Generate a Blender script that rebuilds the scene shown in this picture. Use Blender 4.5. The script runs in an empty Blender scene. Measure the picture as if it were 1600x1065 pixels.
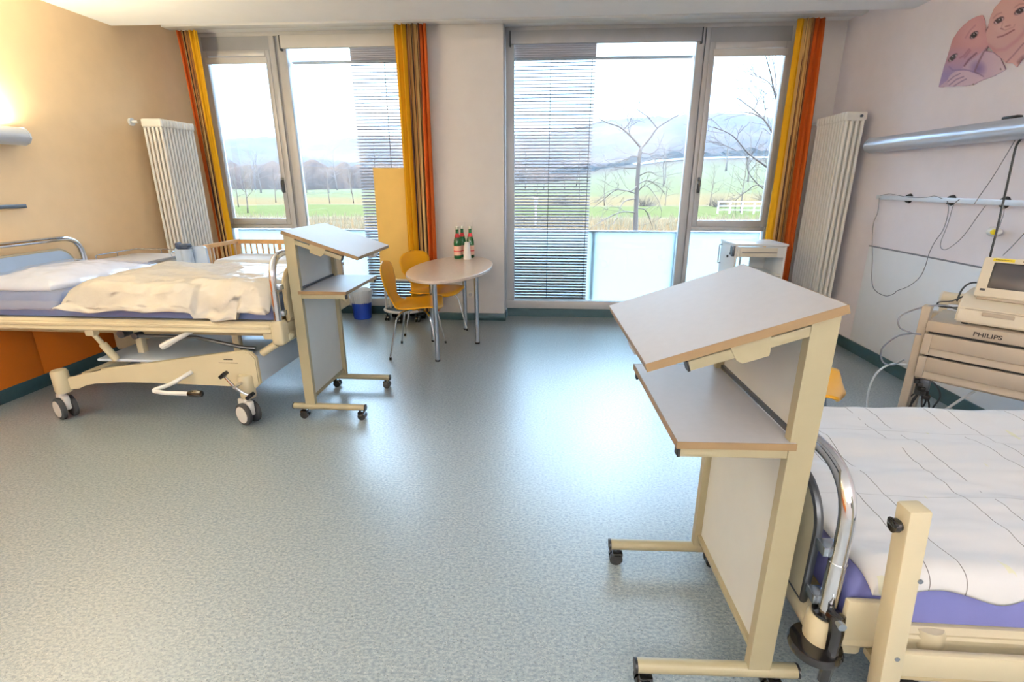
import bpy, bmesh, math, random
from mathutils import Vector, Matrix, noise
from math import sin, cos, tan, pi, radians, atan, sqrt, exp
random.seed(7)
SC = bpy.context.scene
COL = SC.collection

# ------------------------------------------------------------------ helpers
def lin(c):
    if isinstance(c, str):
        c = [int(c[i:i+2], 16) for i in (0, 2, 4)]
    return tuple((v/255/12.92 if v/255 <= .04045 else ((v/255+.055)/1.055)**2.4) for v in c)

MATS = {}
def mat(name, col, rough=.5, metal=0., spec=.5, coat=0., var=.06, vscale=8., bump=0., bscale=60., alpha=1., trans=0., sheen=0.):
    """principled material whose colour wanders slightly with object-space noise"""
    m = bpy.data.materials.new(name); m.use_nodes = True
    nt = m.node_tree; b = nt.nodes['Principled BSDF']
    c = lin(col)
    b.inputs['Roughness'].default_value = rough
    b.inputs['Metallic'].default_value = metal
    b.inputs['Specular IOR Level'].default_value = spec
    b.inputs['Coat Weight'].default_value = coat
    b.inputs['Coat Roughness'].default_value = .08
    b.inputs['Transmission Weight'].default_value = trans
    b.inputs['Alpha'].default_value = alpha
    tc = nt.nodes.new('ShaderNodeTexCoord')
    nz = nt.nodes.new('ShaderNodeTexNoise'); nz.inputs['Scale'].default_value = vscale; nz.inputs['Detail'].default_value = 3
    nt.links.new(tc.outputs['Object'], nz.inputs['Vector'])
    rp = nt.nodes.new('ShaderNodeValToRGB')
    rp.color_ramp.elements[0].position = .3; rp.color_ramp.elements[1].position = .7
    rp.color_ramp.elements[0].color = (*[v*(1-var) for v in c], 1)
    rp.color_ramp.elements[1].color = (*[min(1, v*(1+var)) for v in c], 1)
    nt.links.new(nz.outputs['Fac'], rp.inputs['Fac'])
    nt.links.new(rp.outputs['Color'], b.inputs['Base Color'])
    if bump:
        n2 = nt.nodes.new('ShaderNodeTexNoise'); n2.inputs['Scale'].default_value = bscale; n2.inputs['Detail'].default_value = 4
        nt.links.new(tc.outputs['Object'], n2.inputs['Vector'])
        bp = nt.nodes.new('ShaderNodeBump'); bp.inputs['Strength'].default_value = bump; bp.inputs['Distance'].default_value = .01
        nt.links.new(n2.outputs['Fac'], bp.inputs['Height'])
        nt.links.new(bp.outputs['Normal'], b.inputs['Normal'])
    MATS[name] = m
    return m

def cr(pts, n=6, closed=False):
    """catmull-rom through points"""
    P = [Vector(p) for p in pts]; out = []
    N = len(P); segs = N if closed else N-1
    for i in range(segs):
        p0 = P[(i-1) % N] if (closed or i > 0) else P[0]*2-P[1]
        p1 = P[i]; p2 = P[(i+1) % N]
        p3 = P[(i+2) % N] if (closed or i+2 < N) else P[-1]*2-P[-2]
        for k in range(n):
            t = k/n
            out.append(.5*((2*p1)+(p2-p0)*t+(2*p0-5*p1+4*p2-p3)*t*t+(3*p1-p0-3*p2+p3)*t**3))
    if not closed: out.append(P[-1])
    return out

def rounded(pts, r, n=6):
    """polyline with rounded corners"""
    P = [Vector(p) for p in pts]; out = [P[0]]
    for i in range(1, len(P)-1):
        a, b, c = P[i-1], P[i], P[i+1]
        rr = min(r, (a-b).length*.49, (c-b).length*.49)
        s = b+(a-b).normalized()*rr; e = b+(c-b).normalized()*rr
        for k in range(n+1):
            t = k/n
            out.append((1-t)**2*s+2*t*(1-t)*b+t*t*e)
    out.append(P[-1]); return out

class MB:
    def __init__(s): s.bm = bmesh.new()
    def box(s, c, d, bev=0., rot=None, seg=2):
        r = bmesh.ops.create_cube(s.bm, size=1.)
        vs = r['verts']
        M = Matrix.Translation(Vector(c))
        if rot is not None: M = M @ (rot if isinstance(rot, Matrix) else Matrix.Rotation(rot[1], 4, rot[0]))
        for v in vs: v.co = Vector((v.co.x*d[0], v.co.y*d[1], v.co.z*d[2]))
        if bev:
            es = list({e for v in vs for e in v.link_edges})
            q = bmesh.ops.bevel(s.bm, geom=es, offset=bev, segments=seg, profile=.5, affect='EDGES')
            vs = list({v for f in q['faces'] for v in f.verts} | {v for v in vs if v.is_valid})
        for v in vs: v.co = M @ v.co
        return s
    def b2(s, a, b, bev=0.):
        return s.box([(a[i]+b[i])/2 for i in range(3)], [abs(b[i]-a[i]) for i in range(3)], bev)
    def ring(s, pts): return [s.bm.verts.new(p) for p in pts]
    def skin(s, rings, closed=True, cap=True):
        for a, b in zip(rings, rings[1:]):
            n = len(a)
            for i in range(n if closed else n-1):
                j = (i+1) % n
                try: s.bm.faces.new((a[i], a[j], b[j], b[i]))
                except ValueError: pass
        if cap:
            for q in (rings[0][::-1], rings[-1]):
                try: s.bm.faces.new(q)
                except ValueError: pass
        return s
    def tube(s, pts, r, n=10, cap=True, closed=False, flat=None):
        P = [Vector(p) for p in pts]
        rr = r if isinstance(r, (list, tuple)) else [r]*len(P)
        T = []
        for i in range(len(P)):
            if closed: t = P[(i+1) % len(P)]-P[i-1]
            else: t = P[min(i+1, len(P)-1)]-P[max(i-1, 0)]
            if t.length < 1e-9: t = Vector((0, 0, 1))
            T.append(t.normalized())
        up = Vector((0, 0, 1)) if abs(T[0].z) < .9 else Vector((1, 0, 0))
        u = T[0].cross(up).normalized()
        rings = []
        for i, p in enumerate(P):
            u = (u-T[i]*u.dot(T[i])).normalized()
            w = T[i].cross(u)
            rings.append(s.ring([p+(u*cos(2*pi*k/n)*(flat or 1)+w*sin(2*pi*k/n))*rr[i] for k in range(n)]))
        if closed: rings.append(rings[0]); cap = False
        return s.skin(rings, True, cap)
    def cyl(s, a, b, r, r2=None, n=18):
        return s.tube([a, b], [r, r if r2 is None else r2], n)
    def prism(s, poly, axis, a0, a1):
        def P(q, a):
            return {'x': (a, q[0], q[1]), 'y': (q[0], a, q[1]), 'z': (q[0], q[1], a)}[axis]
        A = s.ring([P(q, a0) for q in poly]); B = s.ring([P(q, a1) for q in poly])
        return s.skin([A, B])
    def lathe(s, prof, c=(0, 0, 0), n=24):
        rings = [s.ring([(c[0]+max(r, 1e-4)*cos(2*pi*k/n), c[1]+max(r, 1e-4)*sin(2*pi*k/n), c[2]+z) for k in range(n)]) for r, z in prof]
        return s.skin(rings)
    def grid(s, f, nu, nv):
        V = [[s.bm.verts.new(f(i/nu, j/nv)) for j in range(nv+1)] for i in range(nu+1)]
        for i in range(nu):
            for j in range(nv):
                s.bm.faces.new((V[i][j], V[i+1][j], V[i+1][j+1], V[i][j+1]))
        return s
    def ball(s, c, r, sc=(1, 1, 1), n=12):
        q = bmesh.ops.create_uvsphere(s.bm, u_segments=n*2, v_segments=n, radius=r)
        for v in q['verts']: v.co = Vector((c[0]+v.co.x*sc[0], c[1]+v.co.y*sc[1], c[2]+v.co.z*sc[2]))
        return s
    def xf(s, M):
        for v in s.bm.verts: v.co = M @ v.co
        return s
    def done(s, name, m, parent=None, smooth=True, loc=None, label=None, ang=35):
        bmesh.ops.recalc_face_normals(s.bm, faces=s.bm.faces)
        me = bpy.data.meshes.new(name); s.bm.to_mesh(me); s.bm.free()
        if m: me.materials.append(m)
        if smooth:
            for p in me.polygons: p.use_smooth = True
            me.set_sharp_from_angle(angle=radians(ang))
        o = bpy.data.objects.new(name, me); COL.objects.link(o)
        if parent: o.parent = parent
        if loc: o.location = loc
        if label: o['label'] = label
        return o

def tag(o, label, cat, group=None, kind=None):
    o['label'] = label; o['category'] = cat
    if group: o['group'] = group
    if kind: o['kind'] = kind
    return o
def thing(name, label, cat, loc=(0, 0, 0), rz=0., group=None):
    o = bpy.data.objects.new(name, None); COL.objects.link(o)
    o.empty_display_size = .1
    o.location = loc; o.rotation_euler = (0, 0, rz)
    return tag(o, label, cat, group)
def struct(o, label=None):
    o['kind'] = 'structure'
    if label: o['label'] = label
    return o
def dup(root, loc, rz, label, group=None):
    r = root.copy(); COL.objects.link(r); r.location = loc; r.rotation_euler = (0, 0, rz)
    r['label'] = label
    if group: r['group'] = group
    for ch in list(root.children):
        c = ch.copy(); COL.objects.link(c); c.parent = r
        for g in ch.children:
            d = g.copy(); COL.objects.link(d); d.parent = c
    return r
def text(body, size, M, m, parent, name='lettering', ext=.0006):
    cu = bpy.data.curves.new(name, 'FONT'); cu.body = body; cu.size = size; cu.extrude = ext
    cu.align_x = 'CENTER'; cu.align_y = 'CENTER'; cu.offset = size*.02
    t = bpy.data.objects.new(name, cu); COL.objects.link(t)
    dg = bpy.context.evaluated_depsgraph_get()
    me = bpy.data.meshes.new_from_object(t.evaluated_get(dg))
    bpy.data.objects.remove(t)
    me.transform(M); me.materials.clear(); me.materials.append(m)
    o = bpy.data.objects.new(name, me); COL.objects.link(o); o.parent = parent
    return o

# ------------------------------------------------------------------ camera
CH = 1.5
cam_d = bpy.data.cameras.new('camera'); cam = bpy.data.objects.new('camera', cam_d); COL.objects.link(cam)
cam_d.sensor_width = 36; cam_d.lens = 36*786/1600; cam_d.clip_end = 4000; cam_d.clip_start = .05
cam.location = (0, 0, CH); cam.rotation_euler = (radians(90-17.4), 0, radians(3.85))
SC.camera = cam

# ------------------------------------------------------------------ materials
M_ = {}
def mk(k, *a, **kw): M_[k] = mat(k, *a, **kw)
mk('wall_white', (232, 228, 226), .85, bump=.05, bscale=160, var=.015)
mk('guard_white', (238, 241, 246), .6, var=.01)
mk('wall_lilac', (240, 236, 244), .85, bump=.05, bscale=160, var=.015)
mk('wall_yellow', (233, 205, 166), .8, bump=.05, bscale=160, var=.02)
mk('orange_panel', (214, 112, 24), .5, var=.05, vscale=3)
mk('ceiling', (242, 244, 247), .9, var=.01)
mk('skirting', (48, 78, 87), .4, var=.08, vscale=20)
mk('alu', (200, 200, 202), .42, .2, var=.03)
mk('alu_dark', (172, 174, 180), .45, .2, var=.03)
mk('alu_charcoal', (74, 78, 84), .6, var=.03)  # dark grey metal of the roller box end caps
mk('white_box', (214, 212, 210), .5, var=.02)
mk('white_metal', (226, 227, 227), .35, var=.015, coat=.2)
mk('radiator', (238, 236, 230), .35, var=.015, coat=.2)
mk('cream', (210, 199, 168), .38, var=.04, coat=.15, vscale=5)
mk('cream_dark', (184, 168, 132), .42, var=.05)
mk('beige', (205, 193, 170), .4, var=.03)
mk('blue_lam', (178, 198, 222), .35, var=.02, coat=.2)
mk('light_blue', (205, 220, 238), .35, var=.02, coat=.3)
mk('laminate', (184, 182, 185), .42, var=.02, vscale=40, spec=.35)
mk('edge_band', (134, 110, 78), .45, var=.04)
mk('lectern_frame', (164, 155, 126), .4, var=.03, coat=.1)
mk('lectern_panel', (205, 208, 206), .5, var=.02)
mk('chrome', (225, 226, 230), .09, 1., var=.01)
mk('steel', (176, 186, 198), .25, .9, var=.03)
mk('dark_steel', (96, 100, 106), .35, .8, var=.04)
mk('black', (22, 22, 25), .4, var=.1)
mk('black_shine', (16, 15, 17), .16, var=.1, coat=.5)
mk('rubber', (52, 54, 58), .6, var=.1)
mk('yellow_shell', (244, 176, 10), .28, var=.02, coat=.5)
mk('table_wood', (226, 208, 192), .3, var=.05, vscale=30, coat=.25)
mk('wood', (214, 166, 110), .45, var=.10, vscale=14, coat=.1)
mk('mattress_blue', (92, 112, 156), .3, var=.08, vscale=5, coat=.5, bump=.15, bscale=12)
mk('mattress_violet', (112, 116, 176), .6, var=.03)
mk('linen', (184, 180, 174), .5, var=.03, bump=.5, bscale=14, coat=.5, vscale=4)
mk('pillow_wrap', (222, 228, 242), .35, var=.04, bump=.35, bscale=14, coat=.8, vscale=4)
mk('clear_bag', (206, 212, 238), .15, var=.05, coat=1., alpha=.24, bump=.5, bscale=13)
mk('white_cloth', (226, 227, 230), .8, var=.02)
mk('panel_yellow', (236, 196, 108), .6, var=.02)
mk('bin_blue', (22, 62, 172), .35, var=.04)
mk('bin_bag', (226, 232, 242), .3, var=.03, coat=.4, alpha=.82, bump=.3, bscale=40)
mk('plastic_white', (226, 225, 222), .35, var=.015)
mk('machine', (224, 215, 196), .42, var=.015)
mk('machine_taupe', (180, 167, 150), .45, var=.02)
mk('screen', (72, 70, 74), .18, var=.03)
mk('sticker_yellow', (236, 214, 40), .5, var=.03)
mk('ink', (52, 46, 44), .6, var=.05)
mk('cable_grey', (120, 124, 136), .5, var=.03)
mk('cable_pale', (206, 212, 216), .45, var=.03)
mk('cable_black', (34, 36, 42), .45, var=.05)
mk('wall_rail', (226, 234, 246), .3, .1, var=.01)
mk('lamp_body', (196, 204, 218), .3, .35, var=.01)
mk('bottle_green', (18, 120, 62), .06, var=.05, trans=.55, coat=.6)
mk('label_pink', (240, 196, 176), .6, var=.05)
mk('label_red', (206, 52, 60), .6, var=.05)
mk('cap_metal', (206, 206, 196), .3, .7, var=.03)
mk('paper', (246, 246, 250), .7, var=.01)
mk('socket', (236, 232, 224), .4, var=.01)
mk('gadget', (62, 74, 96), .35, var=.05)
mk('bark', (72, 60, 54), .9, var=.2, vscale=6)
mk('bark_far', (84, 68, 58), .9, var=.2, vscale=1)

# floor: flecked rubber sheet
def floor_mat():
    m = bpy.data.materials.new('flecked_floor'); m.use_nodes = True
    nt = m.node_tree; b = nt.nodes['Principled BSDF']; L = nt.links.new
    tc = nt.nodes.new('ShaderNodeTexCoord')
    mp = nt.nodes.new('ShaderNodeMapping'); mp.inputs['Scale'].default_value = (1, 1.5, 1); L(tc.outputs['Object'], mp.inputs['Vector'])
    def nz(s, d=3):
        n = nt.nodes.new('ShaderNodeTexNoise'); n.inputs['Scale'].default_value = s; n.inputs['Detail'].default_value = d
        L(mp.outputs['Vector'], n.inputs['Vector']); return n
    def ramp(src, stops):
        r = nt.nodes.new('ShaderNodeValToRGB'); e = r.color_ramp.elements
        e[0].position, e[0].color = stops[0][0], (*stops[0][1], 1); e[1].position, e[1].color = stops[1][0], (*stops[1][1], 1)
        L(src, r.inputs['Fac']); return r
    base = ramp(nz(70, 4).outputs['Fac'], [(.34, lin((118, 134, 144))), (.64, lin((160, 170, 174)))])
    dk = ramp(nz(150, 2).outputs['Fac'], [(.30, (1, 1, 1)), (.40, (0, 0, 0))])
    lt = ramp(nz(230, 1).outputs['Fac'], [(.685, (0, 0, 0)), (.73, (1, 1, 1))])
    m1 = nt.nodes.new('ShaderNodeMixRGB'); L(dk.outputs['Color'], m1.inputs['Fac']); L(base.outputs['Color'], m1.inputs['Color1']); m1.inputs['Color2'].default_value = (*lin((82, 92, 94)), 1)
    m2 = nt.nodes.new('ShaderNodeMixRGB'); L(lt.outputs['Color'], m2.inputs['Fac']); L(m1.outputs['Color'], m2.inputs['Color1']); m2.inputs['Color2'].default_value = (*lin((222, 226, 220)), 1)
    L(m2.outputs['Color'], b.inputs['Base Color'])
    rr = nt.nodes.new('ShaderNodeMapRange'); rr.inputs['To Min'].default_value = .28; rr.inputs['To Max'].default_value = .38
    L(nz(14).outputs['Fac'], rr.inputs['Value']); L(rr.outputs['Result'], b.inputs['Roughness'])
    b.inputs['Specular IOR Level'].default_value = .6; b.inputs['Coat Weight'].default_value = .6; b.inputs['Coat Roughness'].default_value = .34; b.inputs['Coat IOR'].default_value = 1.5
    bp = nt.nodes.new('ShaderNodeBump'); bp.inputs['Strength'].default_value = .08; bp.inputs['Distance'].default_value = .004
    L(nz(120).outputs['Fac'], bp.inputs['Height']); L(bp.outputs['Normal'], b.inputs['Normal'])
    return m
M_['floor'] = floor_mat()

def glass_mat():
    m = bpy.data.materials.new('window_glass'); m.use_nodes = True
    nt = m.node_tree; nt.nodes.clear(); L = nt.links.new
    o = nt.nodes.new('ShaderNodeOutputMaterial'); mx = nt.nodes.new('ShaderNodeMixShader')
    t = nt.nodes.new('ShaderNodeBsdfTransparent'); t.inputs['Color'].default_value = (.97, .985, .98, 1)
    g = nt.nodes.new('ShaderNodeBsdfGlossy'); g.inputs['Roughness'].default_value = .0
    f = nt.nodes.new('ShaderNodeFresnel'); f.inputs['IOR'].default_value = 1.45
    L(f.outputs[0], mx.inputs['Fac']); L(t.outputs[0], mx.inputs[1]); L(g.outputs[0], mx.inputs[2]); L(mx.outputs[0], o.inputs['Surface'])
    return m
M_['glass'] = glass_mat()
def translucent(name, col, tr=.6, rough=True):
    m = bpy.data.materials.new(name); m.use_nodes = True
    nt = m.node_tree; nt.nodes.clear(); L = nt.links.new
    o = nt.nodes.new('ShaderNodeOutputMaterial'); mx = nt.nodes.new('ShaderNodeMixShader'); mx.inputs['Fac'].default_value = tr
    d = nt.nodes.new('ShaderNodeBsdfDiffuse'); t = nt.nodes.new('ShaderNodeBsdfTranslucent')
    d.inputs['Color'].default_value = (*lin(col), 1); t.inputs['Color'].default_value = (*lin(col), 1)
    L(d.outputs[0], mx.inputs[1]); L(t.outputs[0], mx.inputs[2]); L(mx.outputs[0], o.inputs['Surface'])
    return m
M_['frosted'] = translucent('frosted_glass', (196, 206, 208), .85)
M_['blind_slat'] = translucent('blind_slat', (124, 115, 114), .06)
M_['blind_top'] = translucent('blind_stack', (216, 204, 200), .3)

def emis(name, col, s):
    m = bpy.data.materials.new(name); m.use_nodes = True
    nt = m.node_tree; nt.nodes.clear()
    o = nt.nodes.new('ShaderNodeOutputMaterial'); e = nt.nodes.new('ShaderNodeEmission')
    e.inputs['Color'].default_value = (*col, 1); e.inputs['Strength'].default_value = s
    nt.links.new(e.outputs[0], o.inputs['Surface']); return m

def uv_ramp(name, stops, axis=0, rough=.8, interp='CONSTANT', tr=.0):
    """stripes along one uv axis"""
    m = bpy.data.materials.new(name); m.use_nodes = True
    nt = m.node_tree; b = nt.nodes['Principled BSDF']; L = nt.links.new
    b.inputs['Roughness'].default_value = rough
    uv = nt.nodes.new('ShaderNodeUVMap'); sp = nt.nodes.new('ShaderNodeSeparateXYZ'); L(uv.outputs[0], sp.inputs[0])
    r = nt.nodes.new('ShaderNodeValToRGB'); r.color_ramp.interpolation = interp
    e = r.color_ramp.elements
    while len(e) < min(32, len(stops)): e.new(.5)
    for i, (p, c) in enumerate(stops[:32]): e[i].position = p; e[i].color = (*lin(c), 1)
    L(sp.outputs[axis], r.inputs['Fac']); L(r.outputs['Color'], b.inputs['Base Color'])
    if tr:
        t = nt.nodes.new('ShaderNodeBsdfTranslucent'); L(r.outputs['Color'], t.inputs['Color'])
        mx = nt.nodes.new('ShaderNodeMixShader'); mx.inputs['Fac'].default_value = tr
        L(b.outputs[0], mx.inputs[1]); L(t.outputs[0], mx.inputs[2]); L(mx.outputs[0], nt.nodes['Material Output'].inputs['Surface'])
    return m
SKY, FILL_W, BED_W, EXPO, HAZE_D = 3.1, 250., 90., 0.42, .0008
# ------------------------------------------------------------------ room shell
XL, XR, YF, YB, ZC, ZR = -3.85, 2.87, 5.75, -3.0, 2.82, 3.0
def plane(name, pts, m):
    mb = MB(); mb.bm.faces.new(mb.ring(pts)); return mb.done(name, m, smooth=False)
T = .12
struct(MB().b2((XL-T, YB-T, -.1), (XR+T, 5.98, 0)).done('floor', M_['floor'], smooth=False), 'teal grey flecked rubber floor')
struct(MB().b2((XL-T, YB-T, ZC), (XR+T, 4.8, ZC+.4)).b2((XL-T, 4.8, ZR), (XR+T, 6.05, ZR+.22)).done('ceiling', M_['ceiling'], smooth=False), 'white plaster ceiling stepping up before the windows')
struct(MB().b2((XL-T, YB-T, 0), (XL, 6.05, ZR)).done('wall_left', M_['wall_yellow'], smooth=False), 'pale orange yellow side wall')
struct(MB().b2((XR, YB-T, 0), (XR+T, 6.05, ZR)).done('wall_right', M_['wall_lilac'], smooth=False), 'white side wall')
struct(MB().b2((XL, YB-T, 0), (XR, YB, ZC)).done('wall_back', M_['wall_white'], smooth=False))
wf = MB()
wf.b2((-1.24, 5.55, 0), (-.46, 6.0, ZR), .006)                      # pillar between the windows
wf.b2((2.42, 5.76, 0), (XR, 6.0, ZR)).b2((XL, 5.76, 0), (-3.74, 6.0, ZR))
struct(wf.done('wall_front', M_['wall_white']), 'window wall with a wide white pillar')
# orange wall cladding, with joints
tr = MB()
ys = [YB+.02, -1.6, -.3, .95, 2.15, 2.95, 3.37, 4.5, 5.74]
for a, b in zip(ys, ys[1:]): tr.b2((XL+.001, a+.002, .1), (XL+.018, b-.002, .80), .002)
struct(tr.done('trim_1', M_['orange_panel']), 'orange wall cladding behind the bed')
tr = MB()
tr.b2((XR-.008, -1, .1), (XR-.0005, 4.72, .968), .002)
struct(tr.done('trim_2', M_['guard_white']), 'flat white wall guard panel')
tr = MB(); tr.b2((XR-.011, -1, .966), (XR-.0005, 4.72, .976))
struct(tr.done('trim_3', M_['cable_grey']), 'thin grey joint above the wall guard panel')
def skirt(name, x0, y0, x1, y1):
    struct(MB().b2((x0, y0, 0), (x1, y1, .1), .003).done(name, M_['skirting']), 'dark teal coved skirting')
skirt('baseboard_left', XL+.0005, YB, XL+.02, 5.74)
skirt('baseboard_right', XR-.02, YB, XR-.0005, 5.76)
sk = MB().b2((-1.255, 5.535, 0), (-.445, 5.56, .085), .003).b2((-.458, 5.56, 0), (-.445, 5.74, .085), .002).b2((2.42, 5.745, 0), (XR-.02, 5.76, .1)).b2((XL+.02, 5.745, 0), (-3.74, 5.76, .1))
sk.b2((-1.255, 5.56, 0), (-1.242, 5.74, .085)).b2((-.445, 5.765, 0), (2.42, 5.79, .1)).b2((-3.74, 5.765, 0), (-1.255, 5.79, .1))
struct(sk.done('baseboard_front', M_['skirting']), 'dark teal coved skirting')

# ------------------------------------------------------------------ glazing
def glazing(name, lab, x0, x1, door, case, blank, flip):
    """one bay: fixed door-height light + casement over a lower light"""
    root = bpy.data.objects.new(name, None); COL.objects.link(root); struct(root, lab)
    Y0, Y1 = 5.75, 5.83
    f = MB()
    f.b2((x0, Y0, .1), (x1, Y1+.04, .19), .004)                           # sill
    f.b2((x0, Y0, 2.962), (x1, Y1+.04, ZR-.001), .003)                       # head
    dl, dr = door
    f.b2((dl-.088, Y0, .19), (dl, Y1, 2.962), .004); f.b2((dr, Y0, .19), (dr+.075, Y1, 2.962), .004)
    cl, crr = case
    f.b2((cl-.1, Y0, .19), (cl-.055, Y1, 2.962), .004) if cl > dl else f.b2((crr+.05, Y0, .19), (crr+.11, Y1, 2.962), .004)
    if cl > dl: f.b2((crr+.045, Y0, .19), (x1, Y1, 2.962), .004)
    else: f.b2((x0, Y0, .19), (cl-.045, Y1, 2.962), .004)
    f.b2((cl-.055, Y0+.01, 1.0), (crr+.055, Y1, 1.045), .004)            # transom
    f.done('frame', M_['alu'], root)
    s = MB()                                                             # casement sash
    s.b2((cl-.055, Y0-.008, 1.048), (cl, Y1-.02, 2.83), .005); s.b2((crr, Y0-.008, 1.048), (crr+.05, Y1-.02, 2.83), .005)
    s.b2((cl, Y0-.008, 1.048), (crr, Y1-.02, 1.115), .005); s.b2((cl, Y0-.008, 2.775), (crr, Y1-.02, 2.83), .005)
    sash = s.done('casement_sash', M_['alu'], root)
    MB().b2((cl-.05, Y0+.012, 2.832), (crr+.05, Y1, 2.962)).done('blank_panel', M_['alu_dark'], root)
    MB().b2((cl-.02, Y0-.02, 2.70), (crr+.02, Y0-.006, 2.765), .004).done('vent_strip', M_['white_box'], root)
    hx = cl-.03 if cl > dl else crr+.025
    h = MB().b2((hx-.012, Y0-.018, 1.40), (hx+.012, Y0-.006, 1.56), .004)
    h.tube(rounded([(hx, Y0-.018, 1.53), (hx, Y0-.055, 1.53), (hx, Y0-.055, 1.41), (hx, Y0-.03, 1.405)], .02), .008)
    h.done('window_handle', M_['dark_steel'], sash)
    g = MB().b2((cl-.01, 5.785, 1.1), (crr+.01, 5.79, 2.79)); g.done('pane', M_['glass'], sash, False)
    MB().b2((dl-.01, 5.795, .18), (dr+.01, 5.80, 2.965)).done('pane', M_['glass'], root, False)
    MB().b2((cl-.05, 5.795, .18), (crr+.05, 5.80, 1.01)).done('pane', M_['glass'], root, False)
    # roller box over the tall light
    MB().b2((dl-.03, Y0-.05, 2.835), (dr+.03, Y0-.001, 2.952), .004).done('roller_box', M_['white_box'] if flip else M_['alu_dark'], root)
    MB().b2((dl-.045, Y0-.042, 2.815), (dl-.031, Y0-.002, 2.955)).b2((dr+.031, Y0-.042, 2.815), (dr+.045, Y0-.002, 2.955)).done('box_end_cap', M_['alu_charcoal'], root)
    # shadow gap between casement and tall light
    gx = (dr+.075, cl-.1) if cl > dl else (crr+.11, dl-.07)
    MB().b2((gx[0], Y0+.03, .19), (gx[1], Y1, 2.962)).done('joint_cover', M_['alu_dark'], root)
    return root
glazing('window_1', 'tall grey metal window left of the pillar', -3.74, -1.242, (-2.755, -1.31), (-3.62, -2.985), None, True)
glazing('window_2', 'tall grey metal window right of the pillar', -.455, 2.42, (-.365, 1.45), (1.635, 2.315), None, False)

# frosted balustrade just outside, blinds between
def balustrade(x0, x1, lab):
    r = thing('balustrade', lab, 'railing', ((x0+x1)/2, 6.03, 0))
    w = (x1-x0)/2
    MB().b2((-w, -.006, -.25), (w, .006, .962)).done('frosted_panel', M_['frosted'], r, False)
    b = MB().b2((-w, -.02, .962), (w, .02, .975), .003)
    for k in range(4): b.b2((-w+.03+k*(2*w-.1)/3, .008, -.25), (-w+.07+k*(2*w-.1)/3, .05, .965), .003)
    b.done('rail', M_['alu'], r)
balustrade(-3.84, -1.26, 'frosted white balustrade outside the left window')
balustrade(-.45, 2.5, 'frosted white balustrade outside the right window')
def blind(x0, x1, lab, bar0, bar1):
    r = thing('venetian_blind', lab, 'blind', (x0, 5.885, 0))
    w = x1-x0; s = MB(); n = 76
    ca, sa = cos(radians(21)), sin(radians(21))
    for k in range(n):
        z = .20+(2.70-.20)*k/(n-1); h = .023
        A = [(-h*ca, -h*sa), (-h*.3, -h*.3*sa/ca+.0034), (h*.3, h*.3*sa/ca+.0034), (h*ca, h*sa), (h*ca, h*sa-.0008), (h*.3, h*.3*sa/ca+.0026), (-h*.3, -h*.3*sa/ca+.0026), (-h*ca, -h*sa-.0008)]
        s.prism([(a, z+b) for a, b in A], 'x', 0, w)
    s.done('slats', M_['blind_slat'], r, False)
    c = MB()
    for q in (.45, .955) if w > .6 else (.015, .52):
        c.cyl((w*q, -.02, .2), (w*q, -.02, 2.72), .0035, n=6)
    c.done('ladder_cord', M_['black'], r)
    t = MB()
    for k in range(6): t.b2((0, -.02, 2.748+k*.021), (w, .02, 2.764+k*.021), .003)
    t.done('slat_stack', M_['blind_top'], r)
    h = MB().b2((bar0-x0, -.024, 2.722), (bar1-x0, .024, 2.744), .003).done('head_rail', M_['alu_dark'], r)
    MB().b2((0, -.02, .178), (w, .02, .192), .003).done('bottom_rail', M_['alu'], r)
blind(-.37, .475, 'grey venetian blind behind the left half of the tall right window', -.37, 1.455)
blind(-2.12, -1.30, 'grey venetian blind in the left window beside the middle curtain', -2.76, -1.30)
# ------------------------------------------------------------------ curtains
def curtain(x0t, x1t, x0b, x1b, y, zb, stops, lab, folds, amp=.035):
    m = uv_ramp('curtain_cloth', stops, 0, .85, tr=.10)
    mb = MB(); NU, NV = folds*14, 24
    uvl = mb.bm.loops.layers.uv.new('UVMap'); V = []
    for i in range(NU+1):
        u = i/NU; row = []
        for j in range(NV+1):
            t = j/NV; z = 2.955+(zb-2.955)*t
            k = t**.8
            xa = x0t+(x0b-x0t)*k; xb = x1t+(x1b-x1t)*k
            ph = u*folds*2*pi
            a = amp*(.75+.35*t)
            x = xa+(xb-xa)*u+.010*sin(ph*2+.7)
            yy = y+a*sin(ph+.4*sin(3*t+u*4))+.008*sin(ph*2.3+5*t)
            row.append((mb.bm.verts.new((x, yy, z)), u, t))
        V.append(row)
    for i in range(NU):
        for j in range(NV):
            q = (V[i][j], V[i+1][j], V[i+1][j+1], V[i][j+1])
            f = mb.bm.faces.new([p[0] for p in q])
            for lp, p in zip(f.loops, q): lp[uvl].uv = (p[1], p[2])
    o = mb.done('curtain', m, ang=180)
    md = o.modifiers.new('thick', 'SOLIDIFY'); md.thickness = .003
    return tag(o, lab, 'curtain')
YE, OR, CRM, BR, DK, TN = (240, 182, 22), (206, 92, 20), (226, 190, 122), (112, 66, 44), (58, 36, 34), (186, 130, 70)
def stripes(a, b):
    seq = [CRM, BR, CRM, DK, TN, CRM, BR, DK, CRM, TN, DK, CRM, BR, TN, CRM, DK, BR]
    return [(a+(b-a)*i/len(seq), c) for i, c in enumerate(seq)]
def mid(y0, y1): return [(0, YE)]+stripes(y0, y1)+[(y1, OR)]
def rev(y0, y1): return [(0, OR)]+stripes(y0, y1)+[(y1, YE)]
curtain(-3.75, -3.53, -3.66, -3.50, 5.50, .12, rev(.30, .66), 'striped orange and yellow curtain behind the left radiator', 5, .03)
curtain(-1.512, -1.192, -1.497, -1.192, 5.43, .13, mid(.36, .80), 'striped yellow and orange curtain beside the pillar', 6)
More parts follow.
